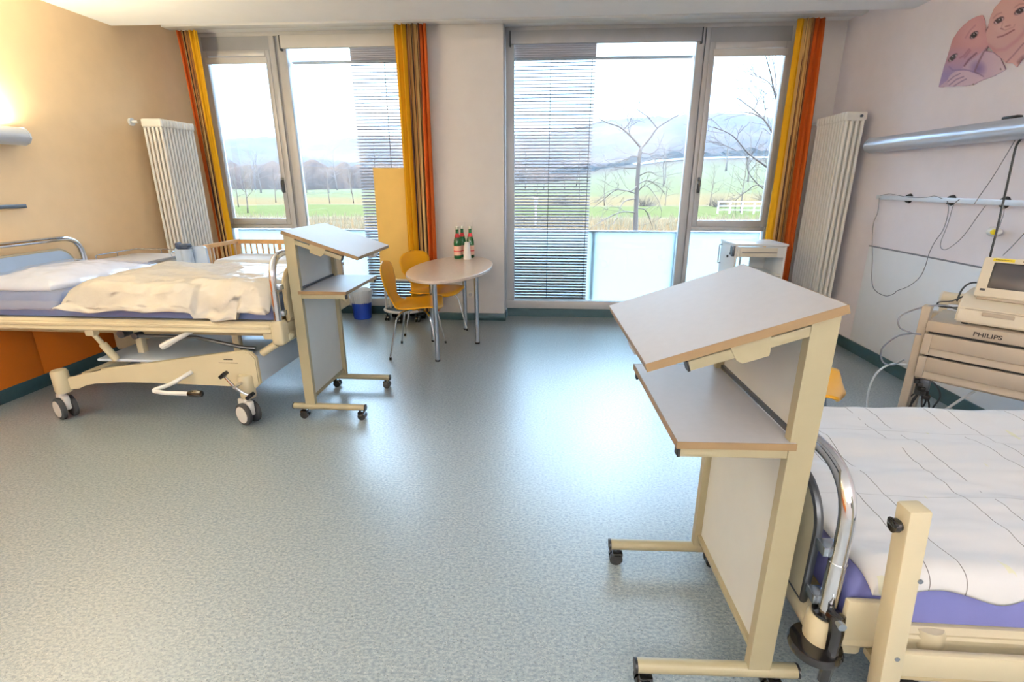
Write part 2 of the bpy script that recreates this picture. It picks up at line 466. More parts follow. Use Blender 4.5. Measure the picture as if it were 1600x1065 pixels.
curtain(2.285, 2.52, 2.285, 2.585, 5.50, .12, mid(.28, .68), 'striped yellow and orange curtain beside the right radiator', 5, .03)
ct = MB().b2((XL+.01, 5.42, ZR-.028), (-1.245, 5.54, ZR-.001), .003).b2((-.455, 5.42, ZR-.028), (XR-.01, 5.54, ZR-.001), .003).b2((-1.245, 5.42, ZR-.028), (-.455, 5.54, ZR-.001), .003)
tag(ct.done('curtain_track', M_['white_metal']), 'white curtain track along the ceiling above the windows', 'curtain track')

# ------------------------------------------------------------------ radiators
def radiator(lab, x0, x1, y0, y1, z0, z1, ncol, nsec, side):
    r = thing('column_radiator', lab, 'radiator', ((x0+x1)/2, (y0+y1)/2, 0))
    w = x1-x0; d = y1-y0
    t = MB(); hd = (MB(), MB())
    sp = d/nsec
    for k in range(nsec):
        yy = -d/2+sp*(k+.5)
        for c in range(ncol):
            xx = -w/2+w/ncol*(c+.5)
            t.cyl((xx, yy, z0+.04), (xx, yy, z1-.05), min(w/ncol, sp)*.31, n=10)
        for q, z in enumerate((z0+.035, z1-.04)):
            hd[q].box((0, yy, z), (w, sp*.86, .075), .016, seg=3)
    t.done('tubes', M_['radiator'], r); hd[0].done('bottom_header', M_['radiator'], r); hd[1].done('top_header', M_['radiator'], r)
    v = MB()
    if side < 0:   # thermostat toward the left wall
        v.cyl((-w/2+.02, -d/2+sp*.5, z1-.03), (-w/2-.03, -d/2+sp*.5, z1-.03), .017)
        v.done('valve', M_['chrome'], r)
        q = MB().cyl((-w/2-.03, -d/2+sp*.5, z1-.03), (XL+.012-(x0+x1)/2, -d/2+sp*.5, z1-.03), .011)
        q.cyl((XL+.022-(x0+x1)/2, -d/2+sp*.5, z1-.03), (XL+.002-(x0+x1)/2, -d/2+sp*.5, z1-.03), .034)
        q.done('wall_pipe', M_['white_metal'], r)
    else:
        MB().cyl((w*.2, -d/2+.003, z1-.04), (w*.2, -d/2-.008, z1-.04), .012).done('bleed_plug', M_['dark_steel'], r)
        q = MB().cyl((-w/2+.03, d/2-.02, z1-.05), (-w/2-.02, d/2+.1, z1-.05), .013)
        q.cyl((-w/2-.02, d/2+.1, z1-.05), (-w/2-.02, 5.758-(y0+y1)/2, z1-.05), .013)
        q.cyl((-w/2-.02, d/2+.06, z1-.05), (-w/2-.02, d/2+.12, z1-.05), .024)
        q.done('valve', M_['white_metal'], r)
    # brackets to wall and feet
    wx = (XL if side < 0 else XR)-(x0+x1)/2
    for z in (z0+.25, z1-.3):
        for yy in (0, d*.3): MB().b2((min(wx, 0), yy-.012, z-.015), (max(wx, 0), yy+.012, z+.015)).done('bracket', M_['radiator'], r)
radiator('tall white column radiator beside the yellow wall', -3.74, -3.545, 4.76, 5.235, .14, 2.07, 5, 11, -1)
radiator('tall white column radiator beside the white wall', 2.61, 2.795, 5.0, 5.53, .14, 2.105, 4, 11, 1)
# ------------------------------------------------------------------ hospital beds
def make_bed(lab, loc, rz, near, dz, guard):
    """local x runs from the foot (0) to the head (2.15); near = sign of local y that faces the camera"""
    r = thing('hospital_bed', lab, 'bed', loc, rz)
    n = near
    def vy(y): return y*n      # y<0 given means toward camera when near=+1 is flipped
    N = lambda u, v, z: (u, -n*v, z)     # v negative = camera side is handled by caller: v>0 is far, v<0 near
    # undercarriage side beams
    prof = [(.183, .276), (.185, .449), (.215, .485), (.26, .498), (.5, .463), (.85, .407), (1.25, .349), (1.41, .296), (1.50, .285), (1.50, .20), (1.435, .205), (1.36, .245), (1.30, .258), (1.1, .264), (.88, .266), (.32, .263), (.242, .225)]
    if dz < 0: prof = [(u, min(z, .30+.0*u)) for u, z in prof]
    for s in (-1, 1):
        b = MB().prism(prof, 'y', s*.47, s*.505)
        bm = b.bm; bmesh.ops.bevel(bm, geom=[e for e in bm.edges if abs(e.verts[0].co.y-e.verts[1].co.y) < 1e-5], offset=.008, segments=2, affect='EDGES')
        b.done('side_beam', M_['cream'], r)
    zc = min(.46, .30 if dz < 0 else .46)
    MB().b2((.185, -.47, .27), (.245, .47, zc), .012).done('cross_beam', M_['light_blue'], r)
    MB().b2((1.36, -.47, .26), (1.42, .47, .31), .008).done('cross_beam', M_['cream'], r)
    MB().b2((.26, -.455, zc-.075), (1.3, .455, zc-.055), .008).done('base_cover', M_['light_blue'], r)
    # castor pods and castors
    for u in (.27, 1.535):
        for s in (-1, 1):
            p = MB().lathe([(0, .185), (.043, .185), (.047, .20), (.047, .325), (.040, .338), (0, .342)], (u, s*.505, 0))
            p.done('castor_pod', M_['cream'], r)
            w = MB(); ang = radians(-26 if s*n > 0 else 35)
            R = Matrix.Translation((u+.02, s*.505, 0)) @ Matrix.Rotation(ang, 4, 'Z')
            for q in (-1, 1):
                w.tube([(0, q*.032+k*.011, .075) for k in (-1.4, -1, 0, 1, 1.4)], [.062, .073, .075, .073, .062], 28)
            w.xf(R); wh = w.done('castor_wheel', M_['rubber'], r)
            h = MB()
            for q in (-1, 1): h.cyl((0, q*.047, .075), (0, q*.0505, .075), .056, n=24)
            h.b2((-.055, -.0175, .065), (.078, .0175, .165), .012); h.cyl((0, 0, .15), (0, 0, .2), .022)
            h.xf(R); h.done('wheel_hub', M_['plastic_white'], wh)
    # brake pedal near the foot, crank pedal
    B = MB()
    if dz == 0:
        B.tube([N(.352, -.60, .375), N(.30, -.615, .325), N(.275, -.62, .301), N(.235, -.615, .265), N(.192, -.60, .231)], [.007, .009, .011, .009, .007])
        B.cyl(N(.275, -.5, .30), N(.275, -.63, .30), .012)
        bp = B.done('brake_pedal', M_['chrome'], r)
        MB().box(N(.347, -.6, .371), (.05, .045, .024), .006, ('Y', radians(40))).done('pedal_pad', M_['black'], bp)
        MB().box(N(.198, -.6, .235), (.05, .045, .024), .006, ('Y', radians(40))).done('pedal_pad', M_['black'], bp)
    if dz == 0:
        pts = rounded([N(.62, -.505, .35), N(.70, -.60, .30), N(.80, -.645, .272), N(.70, -.65, .262), N(.53, -.65, .262)], .03)
        cp = MB().tube(pts, .0135).done('foot_pedal', M_['white_metal'], r)
        MB().tube([N(.56, -.65, .262), N(.54, -.65, .262), N(.50, -.65, .262), N(.475, -.65, .264), N(.474, -.65, .264)], [.016, .022, .024, .021, .012], flat=1.0).done('pedal_grip', M_['black_shine'], cp)
        # name plate marks on the beam, too small to read
        t = MB()
        for k in range(9): t.b2((.335+k*.0068, n*.5052, .435), (.340+k*.0068, n*.506, .4405 if k % 3 else .442))
        for k in range(22): t.b2((.305+k*.0058, n*.5052, .414), (.309+k*.0058, n*.506, .4175))
        t.done('maker_mark', M_['ink'], r)
        # lift columns and actuators
        for u in (.42, 1.10):
            for s in (-.3, .3): MB().b2((u-.022, s-.022, .30), (u+.022, s+.022, .60), .004).done('lift_column', M_['cream'], r)
        for a, b_ in (((1.238, -.50, .60), (1.165, -.45, .40)), ((-.02, -.46, .585), (.16, -.46, .47))):
            c = MB().cyl(N(*a), N(*[a[i]+(b_[i]-a[i])*.5 for i in range(3)]), .015).cyl(N(*[a[i]+(b_[i]-a[i])*.42 for i in range(3)]), N(*b_), .023)
            c.box(N(*a), (.06, .05, .045), .01)
            c.done('actuator', M_['cream'], r)
        lv = MB().tube([N(.56, -.44, .628), N(.60, -.50, .605), N(.66, -.54, .575), N(.70, -.56, .553), N(.735, -.57, .535)], [.012, .013, .016, .021, .02]).done('release_handle', M_['plastic_white'], r)
        u_ = MB()
        u_.b2((.08, -.40, .565), (2.0, -.36, .60), .004).b2((.08, .36, .565), (2.0, .40, .60), .004)
        for uu in (.35, .75, 1.15, 1.6): u_.b2((uu, -.40, .57), (uu+.04, .40, .605), .004)
        u_.done('lower_frame', M_['cream_dark'], r)
        k = MB()
        k.cyl(N(1.06, -.42, .585), N(1.06, -.49, .585), .026).cyl(N(.98, -.42, .57), N(.98, -.48, .57), .02)
        k.tube([N(.98, -.46, .57), N(.6, -.44, .56), N(.3, -.44, .50), N(.22, -.43, .49)], .012)
        k.done('linkage', M_['dark_steel'], r)
    Z = dz
    # lying surface frame: two moulded rails
    for s in (-1, 1):
        q = MB()
        pr = [(.515, .620), (.535, .622), (.54, .632), (.534, .642), (.534, .650), (.54, .656), (.54, .668), (.534, .674), (.534, .680), (.52, .692), (.49, .692), (.49, .62)]
        q.prism([(s*a, z+Z) for a, z in pr], 'x', .04, 2.13)
        q.done('side_rail', M_['cream'], r)
    q = MB()
    for uu in (.06, .45, .9, 1.35, 1.8, 2.08): q.b2((uu, -.49, .63+Z), (uu+.035, .49, .665+Z), .004)
    q.b2((.05, -.47, .667+Z), (2.12, .47, .682+Z), .003)
    q.done('mattress_base', M_['cream_dark'], r)
    # end assemblies
    for end, u0 in (('foot', 0.), ('head', 2.14)):
        sg = -1 if end == 'foot' else 1
        for s in (-1, 1):
            bk = MB()
            if guard: bk.lathe([(.034, -.05), (.046, -.04), (.048, 0), (.046, .04), (.04, .05), (0, .05), (0, -.05)], (u0, s*.505, .655+Z))
            else: bk.box((u0+sg*.0, s*.505, .625+Z), (.08, .085, .15), .02, seg=3)
            bk.box((u0-sg*.06, s*.50, .63+Z), (.09, .05, .10), .012)
            bk.done('corner_bracket', M_['cream'], r)
        bu = MB(); bz = (.645 if guard else .575)+Z
        bu.cyl((u0+sg*.005, -.50, bz), (u0+sg*.005, .50, bz), .036 if guard else .032, n=20)
        for s in (-1, 1): bu.ball((u0+sg*.005, s*.52, bz), .032, (1, .9, 1))
        bu.b2((u0-.02, -.45, .60+Z), (u0+.02, .45, .665+Z), .006)
        bu.done('end_bumper', M_['cream'], r)
        h = .39 if dz == 0 else .43
        top = .70+h+Z
        a = rounded([(u0, -.505, .66+Z), (u0, -.505, top), (u0, .505, top), (u0, .505, .66+Z)], .16, 12)
        ar = MB().tube(a, .021, 16)
        for s in (-1, 1): ar.cyl((u0, s*.505, .67+Z), (u0, s*.505, .88+Z), .0235, n=18)
        hoop = ar.done('chrome_hoop', M_['chrome'], r)
        # board inside the hoop
        hw, z0, z1, rc = .44, .69+Z, top-.085, .13
        P = []
        for cx, cz, a0 in ((hw-rc, z1-rc, 0), (-hw+rc, z1-rc, 90)):
            for k in range(9): P.append((cx+rc*cos(radians(a0+k*11.25)), cz+rc*sin(radians(a0+k*11.25))))
        P += [(-hw, z0), (hw, z0)]
        uo = u0+sg*.028
        bd = MB().prism(P, 'x', uo-.011, uo+.011)
        bd.done(end+'_board', M_['cream'] if end == 'foot' else M_['blue_lam'], r)
        e = MB().tube([(uo, y, z) for y, z in P], .0125, 8, closed=True)
        e.done('board_edging', M_['cream_dark'] if dz == 0 else M_['dark_steel'], r)
        for s in (-1, 1):
            for z in (.74, .90): MB().box((u0+sg*.012, s*.475, z+Z), (.05, .045, .03), .004).done('board_clip', M_['steel'], r)
    if guard:
        # corner roller, locking lever and lowered side guard at the camera-side foot corner
        MB().lathe([(0, -.012), (.055, -.012), (.068, -.002), (.071, .012), (.066, .024), (.04, .028), (0, .028)], (-.02, n*.52, .595+Z)).done('corner_roller', M_['black_shine'], r)
        MB().lathe([(.024, .0), (.036, 0), (.036, .014), (.024, .018)], (0, n*.505, .700+Z)).done('socket_ring', M_['black_shine'], r)
        lv = MB().tube([(-.01, n*.535, .735+Z), (0, n*.553, .738+Z), (0, n*.560, .70+Z), (.0, n*.560, .60+Z), (-.0, n*.556, .52+Z)], [.02, .022, .019, .016, .016])
        lever = lv.done('locking_lever', M_['black_shine'], r)
        MB().cyl((0-.004, n*.56, .737+Z), (-.004, n*.585, .737+Z), .011).done('lever_bolt', M_['steel'], lever)
        g = MB().box((.085, n*.62, .49+Z*.0-.0), (.05, .05, .60), .006, ('Y', radians(-4.5)))
        gp = g.done('guard_post', M_['cream'], r)
        k = MB().cyl((.065, n*.62, .735), (.028, n*.62, .735), .013); k.cyl((.034, n*.62, .735), (.022, n*.62, .735), .017); k.box((.024, n*.62, .742), (.012, .03, .016), .004)
        k.done('release_knob', M_['black_shine'], gp)
        m = MB()
        for z in (.60, .36): m.cyl((.10, n*.6445, z), (.10, n*.6475, z), .006)
        m.done('rivet', M_['steel'], gp)
        for z, hh in ((.295, .078), (.165, .07)): MB().box((1.08, n*.595, z), (1.92, .024, hh), .009).done('guard_bar', M_['cream'], r)
        MB().b2((2.02, n*.58, .22), (2.06, n*.63, .60), .005).done('guard_post', M_['cream'], r)
        MB().b2((.12, n*.505, .225), (2.0, n*.59, .25), .008).done('guard_bracket', M_['cream_dark'], r)
        # corner plate
        MB().box((.085, n*.535, .72+Z), (.12, .02, .13), .006).done('corner_plate', M_['cream'], r)
    return r
BL = (-1.625, 3.375, 0)
make_bed('raised cream hospital bed with chrome hoops against the yellow wall', BL, pi, 1, 0., False)
BR_ = (.80, 1.675, 0)
make_bed('lowered hospital bed with chrome foot hoop beside the lectern in the foreground', BR_, 0, -1, -.35, True)

def nz(x, y, s, d=0.): return noise.noise(Vector((x*s, y*s, d)))
def slab(name, m, x0, x1, y0, y1, zlo, zhi, rad, bumps, nu=60, nv=40, hang=None, ang=60, edge=None):
    """soft closed slab: top sheet with rounded edges and wrinkles over a flat bottom"""
    mb = MB()
    def shape(u, v):
        x = x0+(x1-x0)*u; y = y0+(y1-y0)*v
        if edge: x, y = edge(x, y, u, v)
        return x, y
    def edgef(u, v):
        dx = min(u, 1-u)*(x1-x0); dy = min(v, 1-v)*(y1-y0)
        d = min(dx, dy)
        if d >= rad: return 1.
        t = 1-d/rad
        return sqrt(max(0, 1-t*t))
    tops, bots = [], []
    for i in range(nu+1):
        a, b = [], []
        for j in range(nv+1):
            # concentrate samples toward the edges
            u = .5-.5*cos(pi*i/nu)*(.6+.4*abs(cos(pi*i/nu))); v = .5-.5*cos(pi*j/nv)*(.6+.4*abs(cos(pi*j/nv)))
            x, y = shape(u, v); e = edgef(u, v)
            zb = zlo(x, y) if callable(zlo) else zlo
            zt = zhi(x, y) if callable(zhi) else zhi
            zt = zb+(zt-zb)*(.15+.85*e)+bumps(x, y)*(.25+.75*e)
            if hang: zt, zb = hang(x, y, zt, zb)
            a.append(mb.bm.verts.new((x, y, max(zt, zb+.002)))); b.append(mb.bm.verts.new((x, y, zb)))
        tops.append(a); bots.append(b)
    for i in range(nu):
        for j in range(nv):
            mb.bm.faces.new((tops[i][j], tops[i+1][j], tops[i+1][j+1], tops[i][j+1]))
            mb.bm.faces.new((bots[i][j+1], bots[i+1][j+1], bots[i+1][j], bots[i][j]))
    for i in range(nu):
        mb.bm.faces.new((bots[i][0], bots[i+1][0], tops[i+1][0], tops[i][0])); mb.bm.faces.new((tops[i][nv], tops[i+1][nv], bots[i+1][nv], bots[i][nv]))
    for j in range(nv):
        mb.bm.faces.new((tops[0][j], tops[0][j+1], bots[0][j+1], bots[0][j])); mb.bm.faces.new((bots[nu][j], bots[nu][j+1], tops[nu][j+1], tops[nu][j]))
    return mb.done(name, m, ang=ang)

# left bed: mattress, wrapped duvet, wrapped pillow
mt = slab('mattress', M_['mattress_blue'], -3.74, -1.66, 2.895, 3.855, .695, .845, .05, lambda x, y: .006*nz(x, y, 7)+.004*nz(x, y, 20, 3))
tag(mt, 'blue grey plastic covered mattress on the raised bed by the yellow wall', 'mattress')
def dv_edge(x, y, u, v):
    x += .05*nz(y, 1.3, 2.2)*(1-u)+.03*nz(x, y, 9)*(1-abs(2*u-1))*0
    y += (.035*nz(x, .2, 3.0)+.02*nz(x, 4., 11))*(1 if v < .5 else .5)*abs(2*v-1)
    x += -.10*(1-u)*(1-v)*.6
    k = max(0, 1-v/.22)
    y += k*(.020*nz(x*1.2, v*7, 6, 21)+.009*nz(x*2.2+v*3, v*10, 7, 33))
    return x, y
def dv_bump(x, y):
    k = max(0, min(1, (3.12-y)/.2))
    w = .020*nz(x, y, 3.2)+.012*nz(x*.6, y*1.6, 9, 2)+.010*abs(nz(x, y*2.5, 16, 5))
    w += k*(.028*nz(x*.55+y*.5, y*2.2, 8, 7)+.022*abs(nz(x*.8-y*.6, y*2.6, 15, 11))-.010)
    return w
def dv_hang(x, y, zt, zb):
    k = max(0, min(1, (2.985-y)/.13))
    drop = k*k*(.105+.035*nz(x, 0, 4.1)+(.05 if -2.15 < x < -1.85 else 0)*k)
    if zb-drop < .70 and y > 2.83: drop = min(drop, max(0, zb-.70))
    return zt-drop*1.0, zb-drop*.92+0
dv = slab('duvet', M_['linen'], -2.95, -1.665, 2.815, 3.80, lambda x, y: .847, lambda x, y: .912+.02*(1-((y-3.3)/.5)**2), .16, dv_bump, 110, 80, dv_hang, 180, dv_edge)
tag(dv, 'white plastic wrapped duvet lying rumpled on the raised bed', 'duvet')
def pw(x, y): return .012*nz(x, y, 6)+.010*abs(nz(x*.7, y*1.5, 13, 4))
pl = slab('pillow', M_['pillow_wrap'], -3.71, -3.13, 2.93, 3.80, .848, lambda x, y: .912+.045*exp(-((y-3.35)/.36)**2-((x+3.4)/.3)**2), .22, pw, 60, 60, None, 180, lambda x, y, u, v: (x+.03*nz(y, 3, 4), y+.03*nz(x, 7, 4)))
tag(pl, 'white pillow in shiny clear plastic wrap by the chrome headboard', 'pillow')

def bag_hang(x, y, zt, zb):
    k = max(0, min(1, (2.99-y)/.15)); d = k*(.10+.02*nz(x, 2, 9)); return zt-d, zb-d
def bagw(x, y): return .014*nz(x, y, 5)+.016*abs(nz(x*.8+y*.4, y*1.2, 10, 4))
bg_ = slab('plastic_wrap', M_['clear_bag'], -3.72, -3.05, 2.84, 3.83, .8475, lambda x, y: .922+.05*exp(-((y-3.35)/.36)**2-((x+3.4)/.3)**2), .2, bagw, 60, 60, bag_hang, 180, lambda x, y, u, v: (x+.04*nz(y, 3, 5), y+.03*nz(x, 7, 7)))
bg_.parent = pl
# right bed: mattress, plaid sheet
m2 = slab('mattress', M_['mattress_violet'], .845, 2.80, 1.165, 2.18, .345, .498, .03, lambda x, y: 0., 30, 20)
tag(m2, 'violet blue foam mattress on the lowered bed in the foreground', 'mattress')
def plaid():
    m = bpy.data.materials.new('plaid_cotton'); m.use_nodes = True
    nt = m.node_tree; b = nt.nodes['Principled BSDF']; L = nt.links.new
    b.inputs['Roughness'].default_value = .85
    tc = nt.nodes.new('ShaderNodeTexCoord'); sp = nt.nodes.new('ShaderNodeSeparateXYZ')
    nzn = nt.nodes.new('ShaderNodeTexNoise'); nzn.inputs['Scale'].default_value = 3.5
    mixv = nt.nodes.new('ShaderNodeVectorMath'); mixv.operation = 'SCALE'; mixv.inputs['Scale'].default_value = .03
    ad = nt.nodes.new('ShaderNodeVectorMath'); ad.operation = 'ADD'
    L(tc.outputs['Object'], nzn.inputs['Vector']); L(nzn.outputs['Color'], mixv.inputs[0]); L(tc.outputs['Object'], ad.inputs[0]); L(mixv.outputs[0], ad.inputs[1]); L(ad.outputs[0], sp.inputs[0])
    def M(op, a, bv=None):
        n = nt.nodes.new('ShaderNodeMath'); n.operation = op
        for i, q in enumerate((a, bv)):
            if q is None: continue
            if isinstance(q, (int, float)): n.inputs[i].default_value = q
            else: L(q, n.inputs[i])
        return n.outputs[0]
    def line(src, per, off, w):
        f = M('FRACT', M('ADD', M('DIVIDE', src, per), off)); return M('LESS_THAN', M('ABSOLUTE', M('SUBTRACT', f, .5)), w/per)
    dash = nt.nodes.new('ShaderNodeTexNoise'); dash.inputs['Scale'].default_value = 9.; L(tc.outputs['Object'], dash.inputs['Vector'])
    on = M('GREATER_THAN', dash.outputs['Fac'], .40)
    a = M('MULTIPLY', M('MAXIMUM', line(sp.outputs[0], .33, .1, .0013), line(sp.outputs[0], .33, .36, .0013)), on)
    c = M('MULTIPLY', line(sp.outputs[1], .46, .25, .0011), .45)
    ln = M('MAXIMUM', a, c)
    y1 = M('MULTIPLY', line(sp.outputs[0], .33, .73, .009), M('GREATER_THAN', dash.outputs['Fac'], .62))
    m1 = nt.nodes.new('ShaderNodeMixRGB'); m1.inputs['Color1'].default_value = (*lin((228, 228, 230)), 1); m1.inputs['Color2'].default_value = (*lin((222, 222, 150)), 1)
    L(M('MULTIPLY', y1, .4), m1.inputs['Fac'])
    m2_ = nt.nodes.new('ShaderNodeMixRGB'); m2_.inputs['Color2'].default_value = (*lin((128, 124, 124)), 1); L(m1.outputs[0], m2_.inputs['Color1']); L(ln, m2_.inputs['Fac'])
    L(m2_.outputs[0], b.inputs['Base Color'])
    return m
def sh_bump(x, y):
    return .015*nz(x*.55, y*2.4, 4.0, 1)+.009*sin(17*(y+.10*x)+3*nz(x, y, 2))*(.35+.65*max(0, nz(x, y, 1.7, 9)+.4))+.005*nz(x*.6, y*2, 14)
def sh_edge(x, y, u, v):
    return x+.02*nz(y, 2, 4)*(1-u), y+(.02*nz(x, 3, 5.)+.008*sin(20*x))*abs(2*v-1)
def sh_hang(x, y, zt, zb):
    k = max(0, min(1, (1.20-y)/.10)); k2 = max(0, min(1, (y-2.15)/.1))
    d = .045*k*k*(1+.5*nz(x, 1, 7))+.03*k2; return zt-d, zb-d
sh = slab('duvet', plaid(), .86, 2.82, 1.125, 2.225, .501, lambda x, y: .540+.012*nz(x, y, 1.2)+.05*max(0, x-1.9)/.9*max(0, min(1, (y-1.2)/.8)), .04, sh_bump, 150, 110, sh_hang, 180, sh_edge)
tag(sh, 'white cotton duvet with thin grey check lines on the foreground bed', 'duvet')

# ------------------------------------------------------------------ standing desks on castors
def make_desk(lab, loc, rz, group):
    r = thing('standing_desk', lab, 'lectern', loc, rz, group)
    for s in (-1, 1):
        y = s*.272
        pts = [(0, y, .085), (.48, y, .085)]
        fb = MB().tube(pts, .0215, 16, flat=1.).done('foot_bar', M_['lectern_frame'], r)
        MB().cyl((-.006, y, .085), (.001, y, .085), .022).cyl((.479, y, .085), (.487, y, .085), .022).done('end_cap', M_['black'], fb)
        for x in (.055, .445):
            c = MB()
            for q in (-.013, .013): c.cyl((x+.012, y+q-.009, .0265), (x+.012, y+q+.009, .0265), .0265, n=20)
            c.b2((x-.012, y-.004, .02), (x+.02, y+.004, .05)); c.cyl((x, y, .04), (x, y, .07), .008); c.box((x+.006, y, .046), (.042, .044, .018), .006)
            c.done('castor', M_['black_shine'], r)
        # upright, cut to the slope of the top
        sl = tan(radians(18.5))
        P = [(.085, .10), (.15, .10), (.15, 1.206-sl*.06), (.085, 1.206+sl*.005)]
        MB().prism(P, 'y', y-.015, y+.015).done('upright', M_['lectern_frame'], r)
        # arms under top and shelf
        a0 = Vector((.11, y, 1.175)); d = Vector((cos(radians(18.5)), 0, -sin(radians(18.5))))
        mid = a0+d*.17
        ab = MB().box(mid, (.33, .026, .026), .002, ('Y', radians(18.5))).done('top_arm', M_['lectern_frame'], r)
        MB().box(a0+d*.336, (.006, .027, .027), 0, ('Y', radians(18.5))).done('end_cap', M_['black'], ab)
        sb = MB().b2((.15, y-.013, .818), (.425, y+.013, .844), .002).done('shelf_arm', M_['lectern_frame'], r)
        MB().b2((.4245, y-.0135, .8175), (.432, y+.0135, .8445)).done('end_cap', M_['black'], sb)
    # panels and bottom rail
    MB().b2((.112, -.258, .875), (.124, .258, 1.165)).done('upper_panel', M_['lectern_panel'], r)
    MB().b2((.112, -.258, .15), (.124, .258, .845)).done('lower_panel', M_['lectern_panel'], r)
    MB().b2((.10, -.258, .135), (.138, .258, .152), .002).done('panel_rail', M_['lectern_frame'], r)
    MB().b2((.10, -.258, .868), (.134, .258, .88)).done('panel_rail', M_['dark_steel'], r)
    sh = MB().b2((.135, -.292, .846), (.436, .292, .866), .0015).done('shelf', M_['laminate'], r, False)
    MB().b2((.135, -.2945, .8462), (.4365, -.2921, .8658)).b2((.135, .2921, .8462), (.4365, .2945, .8658)).b2((.4361, -.2945, .8462), (.4385, .2945, .8658)).done('edge_band', M_['edge_band'], sh, False)
    R = Matrix.Translation((.088, 0, 1.233)) @ Matrix.Rotation(radians(18.6), 4, 'Y')
    tp = MB().b2((0, -.304, -.022), (.474, .304, 0)).xf(R).done('sloping_top', M_['laminate'], r, False)
    e = MB().b2((-.0025, -.3065, -.0218), (.4765, -.3041, -.0004)).b2((-.0025, .3041, -.0218), (.4765, .3065, -.0004)).b2((-.0025, -.3041, -.0218), (-.0002, .3041, -.0004)).b2((.4742, -.3041, -.0218), (.4765, .3041, -.0004))
    e.xf(R).done('edge_band', M_['edge_band'], tp, False)
    g = MB().b2((.24, -.21, -.06), (.32, -.15, -.023), .003).b2((.22, -.23, -.045), (.36, -.225, -.023)).b2((.24, .15, -.06), (.32, .21, -.023), .003).xf(R)
    g.done('tilt_bracket', M_['lectern_frame'], r)
    for s in (-1, 1): MB().prism([(.17, -.024), (.27, -.024), (.262, -.066), (.25, -.078), (.185, -.078), (.18, -.066)], 'y', s*.288, s*.284).xf(R).done('tilt_bracket', M_['lectern_frame'], r)
    l = MB().b2((.465, .02, -.05), (.475, .10, -.012), .002).b2((.437, .03, -.06), (.467, .09, -.048), .002).xf(R)
    l.done('tilt_catch', M_['alu'], r)
    return r
dk = make_desk('beige standing desk with sloping top at the foot of the raised bed', (-1.655, 3.245, 0), 0, 'wheeled standing desks')
dup(dk, (.776, 1.4885, 0), pi+.028, 'beige standing desk with sloping top in the right foreground', 'wheeled standing desks')
# ------------------------------------------------------------------ table, chairs
TC = (-.895, 4.74); TR = radians(-4)
tb = thing('oval_table', 'pale wood oval table with four steel legs before the pillar', 'table', (TC[0], TC[1], 0), TR)
def ell(a, b, n=64): return [(a*cos(2*pi*k/n), b*sin(2*pi*k/n)) for k in range(n)]
m = MB(); A, B = .375, .745
rg = []
for off, z in ((-.006, .712), (0, .716), (0, .736), (-.004, .740)):
    rg.append(m.ring([(x, y, z) for x, y in ell(A+off, B+off)]))
m.skin(rg); m.done('table_top', M_['table_wood'], tb)
m = MB()
fr = [(.0, -.60), (.245, -.05), (.02, .42), (-.20, -.04)]
for a, b in zip(fr, fr[1:]+fr[:1]): m.box(((a[0]+b[0])/2, (a[1]+b[1])/2, .697), (sqrt((b[0]-a[0])**2+(b[1]-a[1])**2), .022, .03), 0, ('Z', math.atan2(b[1]-a[1], b[0]-a[0])))
m.done('table_frame', M_['dark_steel'], tb)
for q in fr:
    lg = MB().cyl((q[0], q[1], .012), (q[0], q[1], .714), .0205, n=20).done('leg', M_['steel'], tb)
    MB().cyl((q[0], q[1], 0), (q[0], q[1], .016), .023, n=20).done('leg_foot', M_['black'], lg)
    MB().b2((q[0]-.04, q[1]-.04, .700), (q[0]+.04, q[1]+.04, .711), .002).done('leg_plate', M_['dark_steel'], lg)

def make_chair(lab, loc, rz, group):
    """moulded plywood shell chair; local +x is the front"""
    r = thing('shell_chair', lab, 'chair', loc, rz, group)
    C = cr([(.235, 0, .425), (.20, 0, .452), (.10, 0, .455), (-.02, 0, .443), (-.12, 0, .442), (-.185, 0, .468), (-.222, 0, .53), (-.238, 0, .60), (-.255, 0, .69), (-.272, 0, .78), (-.285, 0, .845)], 6)
    N = len(C)-1
    W = [(0, .13), (.04, .20), (.12, .245), (.25, .262), (.38, .25), (.46, .19), (.53, .135), (.60, .125), (.68, .165), (.78, .215), (.86, .222), (.92, .20), (.965, .15), (.99, .085), (1, .03)]
    def wd(t):
        for (a, b), (c, d) in zip(W, W[1:]):
            if t <= c:
                k = (t-a)/(c-a); k = k*k*(3-2*k); return b+(d-b)*k
        return W[-1][1]
    s = MB()
    def f(u, v):
        i = min(N, round(u*N)); p = C[i]; w = wd(u); q = (v*2-1)
        cup = .018*q*q*(1 if u < .42 else .35)
        nx = 0 if u < .42 else cup*2.2
        return (p.x+nx+(-.05*q*q*(1-u/.1) if u < .1 else 0), p.y+q*w, p.z+(cup if u < .42 else 0))
    s.grid(f, N, 14)
    o = s.done('seat_shell', M_['yellow_shell'], r, ang=180)
    md = o.modifiers.new('thick', 'SOLIDIFY'); md.thickness = .011; md.offset = -1
    MB().box((-.01, 0, .424), (.17, .17, .014), .004).done('seat_mount', M_['black'], r)
    for sx, sy in ((1, 1), (1, -1), (-1, 1), (-1, -1)):
        p = rounded([(sx*.03, sy*.02, .412), (sx*.115, sy*.15, .412), (sx*.15, sy*.19, .36), (sx*.215, sy*.245, .012)], .05, 7)
        l = MB().tube(p, .0085, 10).done('leg', M_['chrome'], r)
        e = Vector(p[-1]); MB().cyl(e-Vector((0, 0, .012)), e+Vector((-sx*.002, -sy*.002, .012)), .0105).done('leg_foot', M_['black'], l)
    return r
ch = make_chair('yellow shell chair in front, seen edge-on left of the oval table', (-1.165, 4.40, 0), radians(4), 'yellow shell chairs')
